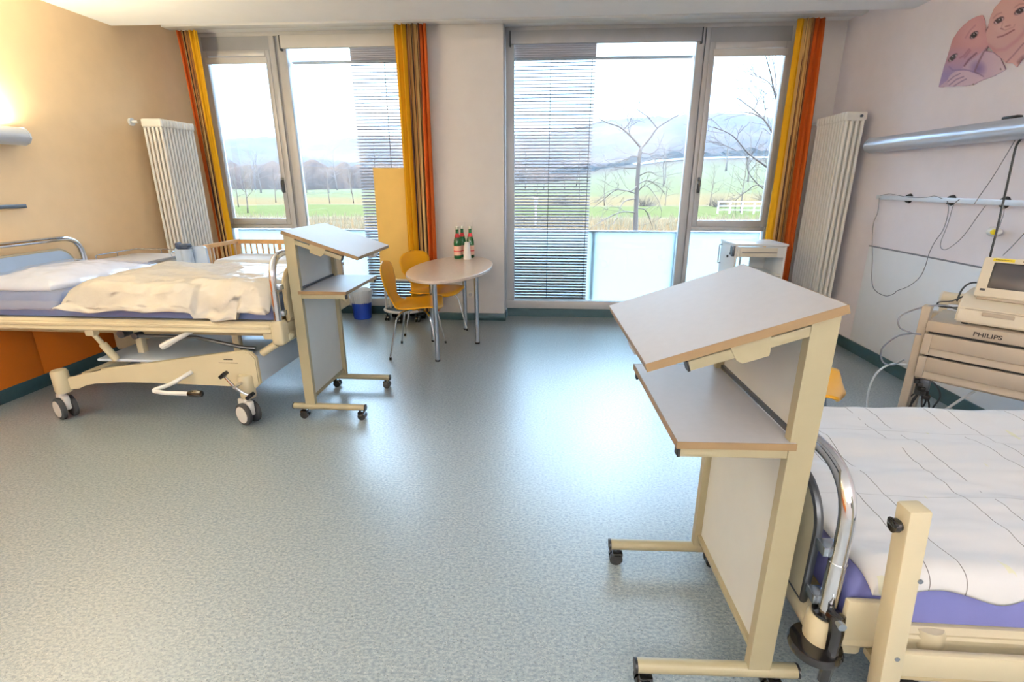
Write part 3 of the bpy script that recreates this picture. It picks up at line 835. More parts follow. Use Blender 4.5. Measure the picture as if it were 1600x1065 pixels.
dup(ch, (-1.13, 5.0, 0), radians(-28), 'yellow shell chair behind, its rounded back facing out beside the striped curtain', 'yellow shell chairs')
dup(ch, (1.40, 2.71, 0), radians(-28), 'yellow shell chair mostly hidden behind the foreground desk', 'yellow shell chairs')

# bottles and cup
def bottle(lab, x, y, s=1., g='green mineral water bottles on the table'):
    r = thing('glass_bottle', lab, 'bottle', (x, y, .741), random.uniform(0, 1), g)
    MB().lathe([(0, 0), (.030, 0), (.034, .006), (.034, .135), (.031, .155), (.022, .185), (.0145, .21), (.0135, .248), (.0145, .25), (.0145, .258)], n=28).done('bottle_glass', M_['bottle_green'], r)
    MB().lathe([(.0343, .028), (.0346, .03), (.0346, .108), (.0343, .11)], n=28).done('body_label', M_['label_pink'], r)
    MB().lathe([(.0348, .060), (.0350, .061), (.0350, .068), (.0348, .069)], n=28).done('label_band', M_['label_red'], r)
    MB().lathe([(.0228, .184), (.0230, .185), (.0153, .214), (.0150, .215)], n=28).done('neck_label', M_['label_red'], r)
    MB().lathe([(.0158, .250), (.016, .252), (.016, .270), (.0145, .274), (0, .274)], n=20).done('screw_cap', M_['cap_metal'], r)
    return r
bottle('green glass water bottle on the left with a pale front label', -.932, 5.305)
bottle('green glass water bottle half hidden behind the left bottle', -.895, 5.39)
bottle('green glass water bottle behind the white paper cup', -.805, 5.365)
for o in list(COL.objects):
    if o.name.startswith('glass_bottle'): o.scale = (1.2, 1.2, 1.2)
m = MB().lathe([(.042, 0), (.043, .004), (.041, .02), (.027, .17), (.026, .176), (0, .176)], (-.822, 5.25, .7405), 28)
tag(m.done('paper_cup', M_['paper']), 'white tapered paper cup upside down on the table', 'cup')

# wall plates
m = thing('wall_socket', 'white power socket low on the pillar behind the table', 'socket', (-.845, 5.55, .30))
MB().b2((-.04, -.011, -.04), (.04, -.0005, .04), .004).done('cover_plate', M_['socket'], m)
MB().cyl((0, -.0125, 0), (0, -.0105, 0), .021).done('socket_well', M_['alu'], m)
MB().cyl((-.0095, -.0135, 0), (-.0095, -.012, 0), .003).cyl((.0095, -.0135, 0), (.0095, -.012, 0), .003).done('pin_hole', M_['black'], m)
m = thing('wall_plate', 'blank white wall plate on the pillar behind the bottles', 'wall plate', (-.885, 5.55, 1.06))
MB().b2((-.085, -.009, -.045), (.085, -.0005, .045), .004).done('cover_plate', M_['wall_white'], m)
MB().b2((-.001, -.0098, -.043), (.001, -.0088, .043)).done('joint', M_['cable_pale'], m)

# waste bin
b = thing('waste_bin', 'blue waste bin lined with a white plastic bag', 'bin', (-2.12, 5.56, 0))
MB().lathe([(0, 0), (.095, 0), (.100, .006), (.112, .19), (.109, .19), (.097, .012), (0, .012)], n=32).done('bucket', M_['bin_blue'], b)
mm = MB(); rings = []
for r_, z in ((.108, .19), (.113, .23), (.116, .26), (.119, .29), (.124, .325), (.133, .335), (.136, .315), (.134, .285)):
    rings.append(mm.ring([((r_+.003*sin(9*t)+.002*sin(23*t+z*40))*cos(t), (r_+.003*sin(9*t)+.002*sin(23*t+z*40))*sin(t), z+.004*sin(5*t)) for t in [2*pi*k/48 for k in range(48)]]))
mm.skin(rings, True, False); mm.done('liner_bag', M_['bin_bag'], b)
w = MB()
for k in range(30):
    t = 2*pi*k/30; w.cyl((.1125*cos(t), .1125*sin(t), .185), (.1235*cos(t), .1235*sin(t), .315), .0016, n=5)
w.tube([(.1235*cos(2*pi*k/40), .1235*sin(2*pi*k/40), .318) for k in range(40)], .003, 6, closed=True)
w.done('wire_rim', M_['plastic_white'], b)

# mobile screen on a ring base behind the chairs
s = thing('mobile_screen', 'yellow panel screen on a round castor base behind the chairs', 'screen', (-1.60, 5.515, 0))
MB().b2((-.245, -.012, .46), (.26, .012, 1.655), .004).done('screen_panel', M_['panel_yellow'], s)
p = MB()
for x in (-.215, -.165, .215): p.cyl((x, 0, .135), (x, 0, .47), .013)
p.b2((-.235, -.014, .45), (.24, .014, .475), .004)
p.done('support_post', M_['alu'], s)
rp = [(.225*cos(2*pi*k/48), .195*sin(2*pi*k/48), .13) for k in range(48)]
MB().tube(rp, .016, 10, closed=True).done('base_ring', M_['alu'], s)
MB().prism([(x*.96, y*.96) for x, y, _ in rp], 'z', .118, .130).done('base_plate', M_['rubber'], s)
for t in (200, 262, 325, 80, 140, 20):
    x, y = .205*cos(radians(t)), .175*sin(radians(t)); c = MB()
    for q in (-.015, .015): c.tube([(x+q-.009, y, .032), (x+q+.009, y, .032)], .032, 18)
    c.box((x, y, .055), (.05, .05, .02), .006); c.cyl((x, y, .06), (x, y, .125), .008)
    c.done('castor', M_['black_shine'], s)

# wooden cot
c = thing('baby_cot', 'wooden baby cot with slatted rails below the left window', 'cot', (-2.92, 5.13, 0))
cx, cy = .47, .27
for sx in (-1, 1):
    for sy in (-1, 1):
        MB().b2((sx*cx-.022, sy*cy-.022, 0), (sx*cx+.022, sy*cy+.022, .915 if (sx < 0 or sy > 0) else .735), .005).done('post', M_['wood'], c)
def rail(a, b_, n='rail'): MB().b2(a, b_, .004).done(n, M_['wood'], c)
rail((-cx, cy-.014, .865), (cx, cy+.014, .912)); rail((-cx, cy-.012, .66), (cx, cy+.012, .70)); rail((-cx, -cy-.014, .66), (cx, -cy+.014, .712))
rail((-cx-.014, -cy, .875), (-cx+.014, cy, .915)); rail((-cx-.012, -cy, .66), (-cx+.012, cy, .70)); rail((cx-.014, -cy, .66), (cx+.014, cy, .70)); rail((cx-.014, -cy+.1, .875), (cx+.014, cy, .915))
for k in range(13):
    x = -cx+.075+k*(2*cx-.15)/12
    w_ = .02 if k == 6 else .0065
    MB().b2((x-w_, cy-.007, .69), (x+w_, cy+.007, .87)).done('slat', M_['wood'], c)
for k in range(6):
    y = -cy+.08+k*(2*cy-.16)/5
    MB().b2((-cx-.007, y-.0075, .69), (-cx+.007, y+.0075, .88)).done('slat', M_['wood'], c)
MB().b2((-cx+.02, -cy+.02, .30), (cx-.02, cy-.02, .315)).done('lower_shelf', M_['wood'], c)
MB().b2((-cx+.01, -cy+.01, .685), (cx-.01, cy-.01, .70)).done('bed_base', M_['wood'], c)
cm = slab('cot_mattress', M_['white_cloth'], -2.92-cx+.03, -2.92+cx-.03, 5.13-cy+.025, 5.13+cy-.025, .702, .765, .035, lambda x, y: .004*nz(x, y, 6), 30, 20)
tag(cm, 'white mattress in the wooden baby cot', 'mattress')

# bedside cabinet with fold-out tray by the left wall
n = thing('bedside_cabinet', 'white bedside cabinet with gallery rail behind the raised bed', 'cabinet', (-3.52, 4.185, 0))
MB().b2((-.225, -.225, .11), (.225, .225, .865), .006).done('body', M_['beige'], n)
MB().b2((-.25, -.245, .866), (.245, .245, .888), .005).done('top', M_['laminate'], n)
g = MB().tube(rounded([(.235, .05, .888), (.235, .05, .925), (.235, .235, .925), (-.24, .235, .925), (-.24, -.20, .925), (-.24, -.20, .888)], .03), .004, 8)
for q in ((0, .235), (-.24, .02)): g.cyl((q[0], q[1], .886), (q[0], q[1], .925), .003)
g.done('gallery_rail', M_['steel'], n)
d = MB().b2((-.215, -.240, .705), (.215, -.226, .855), .003).done('drawer', M_['cream'], n)
MB().tube(rounded([(.02, -.24, .79), (.02, -.266, .795), (.14, -.266, .82), (.14, -.24, .82)], .012), .005, 8).done('handle', M_['dark_steel'], d)
MB().b2((-.215, -.240, .13), (.215, -.226, .675), .003).done('door', M_['cream'], n)
MB().b2((.2255, -.19, .73), (.229, .19, .83)).done('niche_plate', M_['gadget'], n)  # flat dark plate on the solid side, in place of a recess
cs = MB()
for sx in (-.19, .19):
    for sy in (-.19, .19): cs.tube([(sx-.015, sy, .04), (sx+.015, sy, .04)], .04, 16); cs.cyl((sx, sy, .05), (sx, sy, .112), .012)
cs.done('castor', M_['rubber'], n)
t = MB()
P = [(.262, .60), (.262, .945), (.285, .968), (.53, .978), (.548, .96), (.565, .60)]
t.prism(P, 'y', .06, .085)
tray = t.done('tray_table', M_['light_blue'], n)
MB().tube([(.40, .025, .12), (.40, .025, .955)], .046, 18).done('tray_column', M_['light_blue'], n)
MB().b2((.23, -.0, .14), (.42, .05, .19), .004).done('column_arm', M_['alu'], n)
gd = MB().box((.385, .02, .978), (.10, .075, .045), .012, ('Z', radians(12))).box((.42, -.005, .985), (.10, .05, .022), .008, ('Z', radians(-14)))
gd.box((.33, .03, .985), (.03, .06, .05), .01); gd.done('column_head', M_['gadget'], n)

# bedside cabinet by the right radiator
n = thing('bedside_cabinet', 'white metal bedside cabinet with open niche beside the right radiator', 'cabinet', (1.985, 5.03, 0))
bd = MB()
bd.b2((-.235, -.205, .10), (-.215, .205, .945), .004).b2((.205, -.205, .10), (.225, .205, .945), .004)
bd.b2((-.215, -.205, .10), (.205, .205, .12)).b2((-.215, -.205, .80-.13), (.205, .205, .685)).b2((-.215, -.2, .845), (.205, .2, .86))
bd.b2((-.215, -.208, .845), (.205, -.195, .94)); bd.b2((-.215, .19, .12), (.205, .205, .67)); bd.b2((.06, .19, .685), (.205, .205, .845))
bd.b2((-.04, .19, .685), (-.025, .205, .845))
bd.done('body', M_['plastic_white'], n)
MB().b2((-.24, -.215, .946), (.235, .21, .968), .005).done('top', M_['white_metal'], n)
d = MB().b2((-.195, -.219, .852), (.14, -.2085, .93), .003).done('drawer', M_['machine'], n)
MB().b2((-.18, -.225, .885), (.135, -.2195, .892), .002).done('handle', M_['dark_steel'], d)
MB().b2((-.2, -.219, .125), (.2, -.2085, .665), .003).done('door', M_['machine'], n)
h = MB().b2((-.262, -.20, .85), (-.237, -.165, .945), .004).b2((-.262, -.155, .86), (-.240, -.14, .945), .003).cyl((-.27, -.175, .875), (-.25, -.12, .875), .007)
h.done('hinge', M_['dark_steel'], n)
MB().cyl((-.236, -.03, .83), (-.246, -.03, .83), .013).done('side_knob', M_['black'], n)
MB().tube(rounded([(-.237, .16, .92), (-.262, .16, .92), (-.262, .16, .74), (-.237, .16, .74)], .012), .006, 8).done('side_bar', M_['steel'], n)
cs = MB()
for sx in (-.19, .18):
    for sy in (-.16, .16): cs.tube([(sx-.015, sy, .04), (sx+.015, sy, .04)], .04, 16); cs.cyl((sx, sy, .05), (sx, sy, .102), .012)
cs.done('castor', M_['rubber'], n)
# ------------------------------------------------------------------ pixel rays, used only to find where things stand on a known plane
_F, _P, _Yw = 786., radians(17.4), radians(3.85)
def ray(px, py):
    u = (px-800)/_F; v = -(py-532.5)/_F
    fy = cos(_P)+v*sin(_P); fz = -sin(_P)+v*cos(_P)
    return Vector((u*cos(_Yw)-fy*sin(_Yw), u*sin(_Yw)+fy*cos(_Yw), fz))
def onX(px, py, x): r = ray(px, py); return Vector((0, 0, CH))+r*(x/r.x)
def onY(px, py, y): r = ray(px, py); return Vector((0, 0, CH))+r*(y/r.y)

# ------------------------------------------------------------------ wall lamps and rails
def lamp_profile(w, h):
    return [(0, 0), (w*.55, -h*.06), (w*.86, h*.10), (w, h*.38), (w*.98, h*.62), (w*.80, h*.92), (w*.74, h), (0, h)]
def wall_lamp(lab, X, sgn, y0, y1, z0, w, h, on):
    r = thing('wall_lamp', lab, 'lamp', (X, (y0+y1)/2, z0)); d = (y1-y0)/2
    P = [(sgn*(.001+a), b) for a, b in lamp_profile(w, h)]
    P = P[:-2]+[(sgn*w*.70, h*.98), (sgn*w*.66, h*.80), (sgn*.02, h*.80), (sgn*.02, h), (sgn*.001, h)]
    m = MB().prism(P, 'y', -d, d); m.done('housing', M_['lamp_body'], r, ang=50)
    for e in (-1, 1):
        m = MB().prism([(sgn*(.001+a*1.01), b*1.01) for a, b in lamp_profile(w, h)], 'y', e*(d-.001) , e*(d+.012))
        m.done('end_cap', M_['lamp_body'], r)
    t = MB().cyl((sgn*w*.34, -d+.05, h*.90), (sgn*w*.34, d-.05, h*.90), .013)
    t.done('light_tube', emis('tube_light', (1., .82, .5), 18.) if on else M_['plastic_white'], r)
    return r
wall_lamp('blue grey wall lamp bar glowing upward on the yellow wall', XL, 1, .6, 3.64, 1.765, .14, .115, True)
wr = wall_lamp('long blue grey wall lamp bar on the white wall', XR, -1, 1.9, 4.86, 1.755, .14, .118, False)
MB().box((-.06, .2-.06, .125), (.04, .11, .022), .008).done('switch_block', M_['black'], wr)
# rails
r = thing('equipment_rail', 'white equipment rail with black clamps on the white wall', 'rail', (XR, 3.45, 1.385))
MB().b2((-.032, -1.3, -.017), (-.02, 1.275, .017), .002).done('rail_bar', M_['wall_rail'], r)
for yy in (.90, .46, 0.02, -.5, -1.0):
    MB().cyl((-.0005, yy, 0), (-.02, yy, 0), .038, .030).done('rail_clamp', M_['black'], r)
r = thing('equipment_rail', 'dark equipment rail on the yellow wall below the lamp', 'rail', (XL, 2.6, 1.34))
MB().b2((.02, -1.0, -.014), (.032, .98, .014), .002).done('rail_bar', M_['dark_steel'], r)
for yy in (-.6, .6): MB().cyl((.0005, yy, 0), (.02, yy, 0), .03).done('rail_clamp', M_['dark_steel'], r)

# ------------------------------------------------------------------ cables on the white wall
def cable(px, x, rad, m, lab, dx=None):
    P = cr([onX(a, b, (x if dx is None else x+dx[i])) for i, (a, b) in enumerate(px)], 5)
    o = MB().tube(P, rad, 6).done('cable', m); return tag(o, lab, 'cable')
cable([(1374, 309), (1373, 318), (1371, 333), (1365, 348), (1363, 370), (1363, 405), (1362, 437), (1367, 453), (1383, 462), (1396, 459), (1402, 454), (1420, 447), (1437, 433), (1446, 415), (1452, 395), (1461, 377), (1473, 360), (1480, 340), (1482, 324), (1480, 314)], 2.835, .0028, M_['cable_grey'], 'thin grey cable hanging in a deep loop from the left end of the white rail')
cable([(1499, 311), (1490, 320), (1484, 340), (1478, 358), (1470, 378), (1471, 388), (1480, 389), (1498, 376), (1512, 360), (1526, 340), (1540, 321)], 2.835, .0024, M_['cable_grey'], 'thin grey cable in a shallow loop between two rail clamps')
cable([(1586, 219), (1570, 246), (1549, 280), (1535, 300), (1522, 319)], 2.82, .0026, M_['cable_grey'], 'thin grey cable slanting from the lamp bar down to the white rail')
cable([(1596, 216), (1588, 228), (1582, 252), (1574, 288), (1567, 318), (1557, 362), (1547, 402), (1545, 440)], 2.80, .0062, M_['cable_black'], 'thick black cable hanging from the lamp bar behind the monitor', [0, -.02, -.02, -.02, -.03, -.04, -.06, -.08])
cable([(1625, 340), (1605, 360), (1585, 381), (1567, 399)], 2.80, .0026, M_['cable_grey'], 'thin grey cable slanting into the back of the monitor')
cable([(1376, 305), (1392, 303), (1420, 308), (1447, 308), (1460, 306), (1472, 310)], 2.832, .0022, M_['cable_grey'], 'thin grey cable lying along the top of the white rail')
cable([(1569, 323), (1568, 335), (1564, 346), (1562, 354)], 2.835, .0026, M_['cable_grey'], 'short grey lead above the yellow call button')
p = onX(1558, 362, XR-.012)
cb = thing('call_button', 'round pale call button with yellow centre on the white wall', 'button', (XR, p.y, p.z))
MB().ball((-.03, 0, 0), .03, (.95, 1.75, 1.05)).done('button_body', M_['plastic_white'], cb)
MB().ball((-.045, -.02, 0), .02, (.9, 1.2, .9)).done('push_pad', M_['sticker_yellow'], cb)

# ------------------------------------------------------------------ monitor trolley
KT = thing('monitor_trolley', 'beige drawer trolley beside the white wall carrying the monitor', 'trolley', (2.227, 2.573, 0), radians(-45))
MB().b2((-.25, 0, .765), (.25, .38, .80), .008).done('top_tray', M_['machine_taupe'], KT)
MB().b2((-.25, .005, .745), (.25, .38, .766), .002).b2((-.245, .02, .49), (.245, .375, .75)).done('carcass', M_['black'], KT)
MB().b2((-.25, .02, .47), (-.236, .38, .766), .003).b2((.236, .02, .47), (.25, .38, .766), .003).b2((-.25, .02, .468), (.25, .38, .485), .003).done('side_panel', M_['machine_taupe'], KT)
fp = MB().b2((-.25, -.004, .742), (.25, .004, .80), .003).done('name_strip', M_['machine_taupe'], KT)
RX = Matrix.Translation((-.005, -.0048, .7675)) @ Matrix.Rotation(radians(90), 4, 'X')
text('PHILIPS', .030, RX @ Matrix.Scale(1.15, 4, (1, 0, 0)), M_['ink'], fp)
for z0, z1 in ((.612, .728), (.482, .600)):
    d = MB().b2((-.25, -.006, z0), (-.215, .02, z1), .003).b2((-.215, -.006, z0+.04), (.25, .02, z1), .003)
    d.prism([(-.004, z0+.002), (.012, z0+.04), (.02, z0+.04), (.02, z0)], 'x', -.215, .25)
    d.done('drawer', M_['machine_taupe'], KT)
for x, y in ((-.272, .05), (.272, .05), (-.272, .33), (.272, .33)):
    MB().b2((x-.02, y-.034, .07), (x+.02, y+.034, .87 if x < 0 and y < .1 else .79), .006).done('upright', M_['machine_taupe'], KT)
    c = MB()
    for q in (-.014, .014): c.tube([(x+q-.009, y, .032), (x+q+.009, y, .032)], .032, 18)
    c.box((x, y, .06), (.045, .04, .03), .006); c.done('castor', M_['black_shine'], KT)
MB().cyl((-.27, .40, .865), (.27, .40, .865), .034, n=20).b2((-.27, .375, .78), (-.235, .40, .86)).b2((.235, .375, .78), (.27, .40, .86)).done('push_handle', M_['machine'], KT)
MB().tube([(-.27, .40, .865), (-.278, .40, .865), (-.285, .40, .865)], [.0365, .036, .025], 20).done('handle_cap', M_['plastic_white'], KT)

# fetal monitor on the trolley (own thing)
MT = thing('fetal_monitor', 'cream medical monitor with tilted grey screen standing on the trolley', 'monitor', (2.227, 2.573, .8), radians(-45))
P = [(.025, .012), (.02, .03), (.03, .088), (.05, .10), (.10, .135), (.14, .150), (.36, .150), (.372, .14), (.375, .012)]
bd = MB().prism(P, 'x', -.150, .268); bmesh.ops.bevel(bd.bm, geom=[e for e in bd.bm.edges], offset=.008, segments=3, affect='EDGES')
bd.done('base_unit', M_['machine'], MT)
ft = MB()
for x in (-.11, .23):
    for y in (.06, .33): ft.cyl((x, y, 0), (x, y, .014), .014)
ft.done('foot', M_['black'], MT)
MB().b2((-.05, .0185, .058), (.07, .026, .078), .003).done('paper_slot', M_['machine_taupe'], MT)
MB().b2((-.151, .07, .05), (-.1495, .086, .085)).done('side_socket', M_['dark_steel'], MT)
# grey strips: paper door outline
MB().b2((-.12, .0275, .0835), (.235, .034, .0855)).done('door_joint', M_['machine_taupe'], MT)
S = Matrix.Translation((.075, .075, .148)) @ Matrix.Rotation(radians(-17), 4, 'X')
sb = MB().b2((-.185, 0, 0), (.185, .05, .205), .012).xf(S).done('screen_case', M_['machine'], MT)
MB().b2((-.135, -.0015, .052), (.145, .004, .172), .002).xf(S).done('screen', M_['screen'], sb)
fr = MB().b2((-.142, -.001, .046), (.152, .003, .178), .002).xf(S).done('screen_frame', M_['black'], sb)
MB().b2((-.15, -.0014, .184), (-.07, .002, .198), .001).xf(S).done('sticker', M_['sticker_yellow'], sb)
MB().b2((-.165, -.002, .030), (-.145, .002, .041), .001).xf(S).done('power_key', M_['black'], sb)
mk_ = MB()
for k in range(11): mk_.b2((-.140+k*.0055, -.0019, .189), (-.1365+k*.0055, .001, .1935))
for k in range(13): mk_.b2((-.04+k*.0058, -.0014, .189), (-.036+k*.0058, .001, .1935))
mk_.xf(S).done('marking', M_['ink'], sb)
MB().b2((-.17, .010, -.012), (.17, .06, .01), .004).xf(S).done('hinge', M_['machine_taupe'], MT)

# cables around the trolley
RK = Matrix.Translation((2.227, 2.573, 0)) @ Matrix.Rotation(radians(-45), 4, 'Z')
def kcable(pts, rad, m, lab):
    o = MB().tube(cr([RK @ Vector(p) for p in pts], 6), rad, 8).done('cable', m); tag(o, lab, 'cable')
kcable([(-.152, .10, .86), (-.22, .08, .875), (-.30, .02, .855), (-.37, -.01, .80), (-.36, -.03, .745), (-.30, -.035, .725), (-.262, -.012, .72)], .0045, M_['cable_grey'], 'grey cable bowing out from the monitor to the trolley upright')
kcable([(-.30, .0, .715), (-.36, -.02, .69), (-.42, .0, .60), (-.41, .02, .52), (-.36, .02, .51), (-.31, .0, .56)], .0045, M_['cable_grey'], 'grey cable curling beside the trolley drawers')
kcable([(-.30, .06, .52), (-.38, .04, .50), (-.43, .02, .42), (-.44, .02, .28), (-.40, .02, .12), (-.36, .05, .005)], .0055, M_['cable_pale'], 'pale hose dropping to the floor beside the trolley')
kcable([(-.148, .13, .93), (-.19, .10, .90), (-.24, .10, .885), (-.235, .10, .865), (-.18, .09, .868), (-.152, .12, .87)], .004, M_['cable_black'], 'black plug lead looped at the left side of the monitor')
kcable([(-.08, .20, 1.0), (-.14, .18, .995), (-.165, .15, .96), (-.17, .12, .90)], .0045, M_['cable_black'], 'black lead arching behind the left edge of the monitor')
kcable([(.0, .10, .44), (-.06, .06, .36), (-.12, .04, .25), (-.14, .02, .12), (-.14, 0, .006)], .007, M_['cable_pale'], 'pale tube hanging under the trolley drawers')
ps = thing('power_strip', 'dark power strip with plugs hanging at the trolley upright', 'power strip', tuple(RK @ Vector((-.215, .10, .40))), radians(-45))
q = MB().box((0, 0, 0), (.06, .05, .10), .006)
q.done('strip_body', M_['dark_steel'], ps)
q = MB()
for i in range(5): q.box((-.03+.016*i, -.03+.01*(i % 2), .035-.02*i), (.028, .03, .024), .004, ('Z', .4*i))
q.done('plug', M_['black'], ps)
q = MB()
for i in range(6):
    a = i*1.05
    q.tube(cr([(.02*cos(a), .02*sin(a), -.04), (.05*cos(a), .05*sin(a), -.10), (.06*cos(a+.6), .05*sin(a+.6), -.22), (.05*cos(a+1), .05*sin(a+1), -.385)], 5), .0045, 6)
q.tube(cr([(-.02, 0, .04), (-.03, -.03, .08), (.05, -.05, .05), (.09, -.04, -.02), (.07, -.03, -.12), (.12, -.02, -.2), (.14, 0, -.38)], 6), .0045, 6)
q.done('cord', M_['cable_black'], ps)

# ------------------------------------------------------------------ wall print: two baby faces
def inpoly(x, y, P):
    c = False; j = len(P)-1
    for i in range(len(P)):
        if (P[i][1] > y) != (P[j][1] > y) and x < (P[j][0]-P[i][0])*(y-P[i][1])/(P[j][1]-P[i][1])+P[i][0]: c = not c
        j = i
    return c
def sm(pts): return [(p.x, p.y) for p in cr([(a, b, 0) for a, b in pts], 5, True)]
LFT = [(190, 968), (245, 760), (300, 590), (350, 430), (420, 325), (520, 232), (610, 182), (680, 166), (700, 215), (712, 300), (722, 400), (745, 515)]
SHO = [(745, 515), (720, 560), (800, 575), (870, 630), (940, 770), (800, 845), (640, 905), (580, 940), (500, 952), (190, 968)]
BODY = LFT+[(715, 560)]+SHO[2:]
RGT = [(712, 330), (740, 290), (768, 180), (810, 90), (890, 0), (1000, -90), (1150, -140), (1300, -120), (1400, -30), (1430, 120), (1400, 260), (1300, 380), (1210, 470), (1136, 640), (1060, 745), (1010, 700), (940, 700), (870, 630), (800, 570), (745, 515), (725, 420), (700, 380)]
def seg(px, py, a, b):
    dx, dy = b[0]-a[0], b[1]-a[1]; t = max(0, min(1, ((px-a[0])*dx+(py-a[1])*dy)/(dx*dx+dy*dy+1e-9)))
    return math.hypot(px-a[0]-t*dx, py-a[1]-t*dy)
def pl_(px, py, P): return min(seg(px, py, a, b) for a, b in zip(P, P[1:]))
def mixc(a, b, t): t = max(0, min(1, t)); return tuple(a[i]+(b[i]-a[i])*t for i in range(3))
def soft(d, w): return max(0, 1-d/w)
def eye(x, y, c, cx, cy, a, w, h):
    dx, dy = x-cx, y-cy; u = dx*cos(a)+dy*sin(a); v = -dx*sin(a)+dy*cos(a)
    d = (u/w)**2+(v/h)**2
    if d < 1.9: c = mixc(c, (128, 84, 92), soft(abs(d-1.2), .75)*.8)
    if d < 1: c = (206, 186, 192) if (u/(w*.72))**2+(v/(h*1.1))**2 > 1 else (58, 42, 46)
    if (u-w*.12)**2+(v+h*.3)**2 < (h*.26)**2: c = (240, 240, 245)
    e = abs(d-1)
    if d > .75 and v < 0 and e < .3: c = (70, 44, 52)
    return c
def print_colour(x, y):
    if inpoly(x, y, RGT) and not inpoly(x, y, LFT):
        c = mixc((222, 178, 174), (206, 160, 158), (y-100)/500)
        c = mixc(c, (196, 140, 142), soft(pl_(x, y, [(740, 500), (820, 560), (930, 545), (1060, 450), (1150, 350), (1260, 240)]), 34)*.9)
        c = mixc(c, (228, 196, 190), soft(math.hypot(x-890, y-300), 90)*.6)
        c = mixc(c, (170, 116, 116), soft(pl_(x, y, [(800, 200), (840, 160), (890, 140)]), 14)*.6)
        c = mixc(c, (170, 116, 116), soft(pl_(x, y, [(1040, 80), (1090, 45), (1150, 40)]), 14)*.6)
        c = eye(x, y, c, 862, 225, -.55, 54, 24); c = eye(x, y, c, 1092, 122, -.55, 58, 26)
        c = mixc(c, (150, 96, 96), soft(pl_(x, y, [(885, 318), (905, 322)]), 13)); c = mixc(c, (150, 96, 96), soft(pl_(x, y, [(935, 296), (985, 280)]), 12))
        c = mixc(c, (176, 126, 124), soft(pl_(x, y, [(905, 250), (885, 320), (930, 335), (1025, 300), (1040, 270)]), 10)*.6)
        c = mixc(c, (122, 62, 66), soft(pl_(x, y, [(845, 412), (900, 400), (960, 372), (1030, 330)]), 12))
        c = mixc(c, (90, 52, 60), soft(pl_(x, y, [(700, 380), (712, 340), (735, 300)]), 16))
        c = mixc(c, (128, 84, 92), soft(pl_(x, y, [(945, 690), (1010, 625), (1080, 545), (1136, 480)]), 12)*.8)
        c = mixc(c, (92, 56, 60), soft(pl_(x, y, [(1136, 640), (1090, 690)]), 40)*.7)
        return c
    c = mixc((206, 150, 152), (166, 140, 182), (y-500)/330)
    c = mixc(c, (222, 178, 184), soft(math.hypot(x-560, y-330), 220)*.6)
    c = mixc(c, (138, 118, 170), soft(math.hypot(x-280, y-830), 150)*.6)
    if inpoly(x, y, SHO):
        c = mixc((198, 166, 188), (212, 184, 192), (x-650)/250)
        c = mixc(c, (112, 92, 150), soft(math.hypot(x-630, y-760), 110)*.9)
        c = mixc(c, (104, 64, 84), soft(pl_(x, y, [(720, 562), (800, 578), (880, 640), (935, 765)]), 12)*.8)
    c = mixc(c, (104, 62, 76), soft(pl_(x, y, [(745, 515), (690, 580), (640, 680), (590, 795), (680, 850)]), 16)*.85)
    c = eye(x, y, c, 585, 388, -.75, 48, 24); c = eye(x, y, c, 350, 640, -.75, 56, 22)
    c = mixc(c, (160, 104, 112), soft(pl_(x, y, [(490, 420), (540, 340), (600, 280)]), 14)*.5)
    c = mixc(c, (150, 96, 108), soft(pl_(x, y, [(430, 640), (470, 620), (530, 545), (545, 560), (480, 640)]), 15)*.8)
    c = mixc(c, (100, 52, 72), soft(pl_(x, y, [(478, 730), (520, 670), (570, 625), (612, 588)]), 15))
    c = mixc(c, (120, 96, 148), soft(pl_(x, y, [(310, 740), (350, 780), (470, 770), (560, 790), (680, 850)]), 14)*.8)
    if inpoly(x, y, sm([(295, 880), (360, 800), (470, 780), (560, 800), (690, 860), (560, 935), (330, 960)])): c = mixc(c, (220, 192, 204), .75)
    for f in ([(295, 905), (360, 850), (430, 815)], [(310, 945), (390, 880), (470, 850)], [(360, 955), (440, 905), (500, 875)]):
        c = mixc(c, (110, 82, 124), soft(pl_(x, y, f), 10)*.9)
    if math.hypot(x-880, y-764) < 12 or math.hypot(x-578, y-940) < 12: c = (130, 104, 110)
    return c
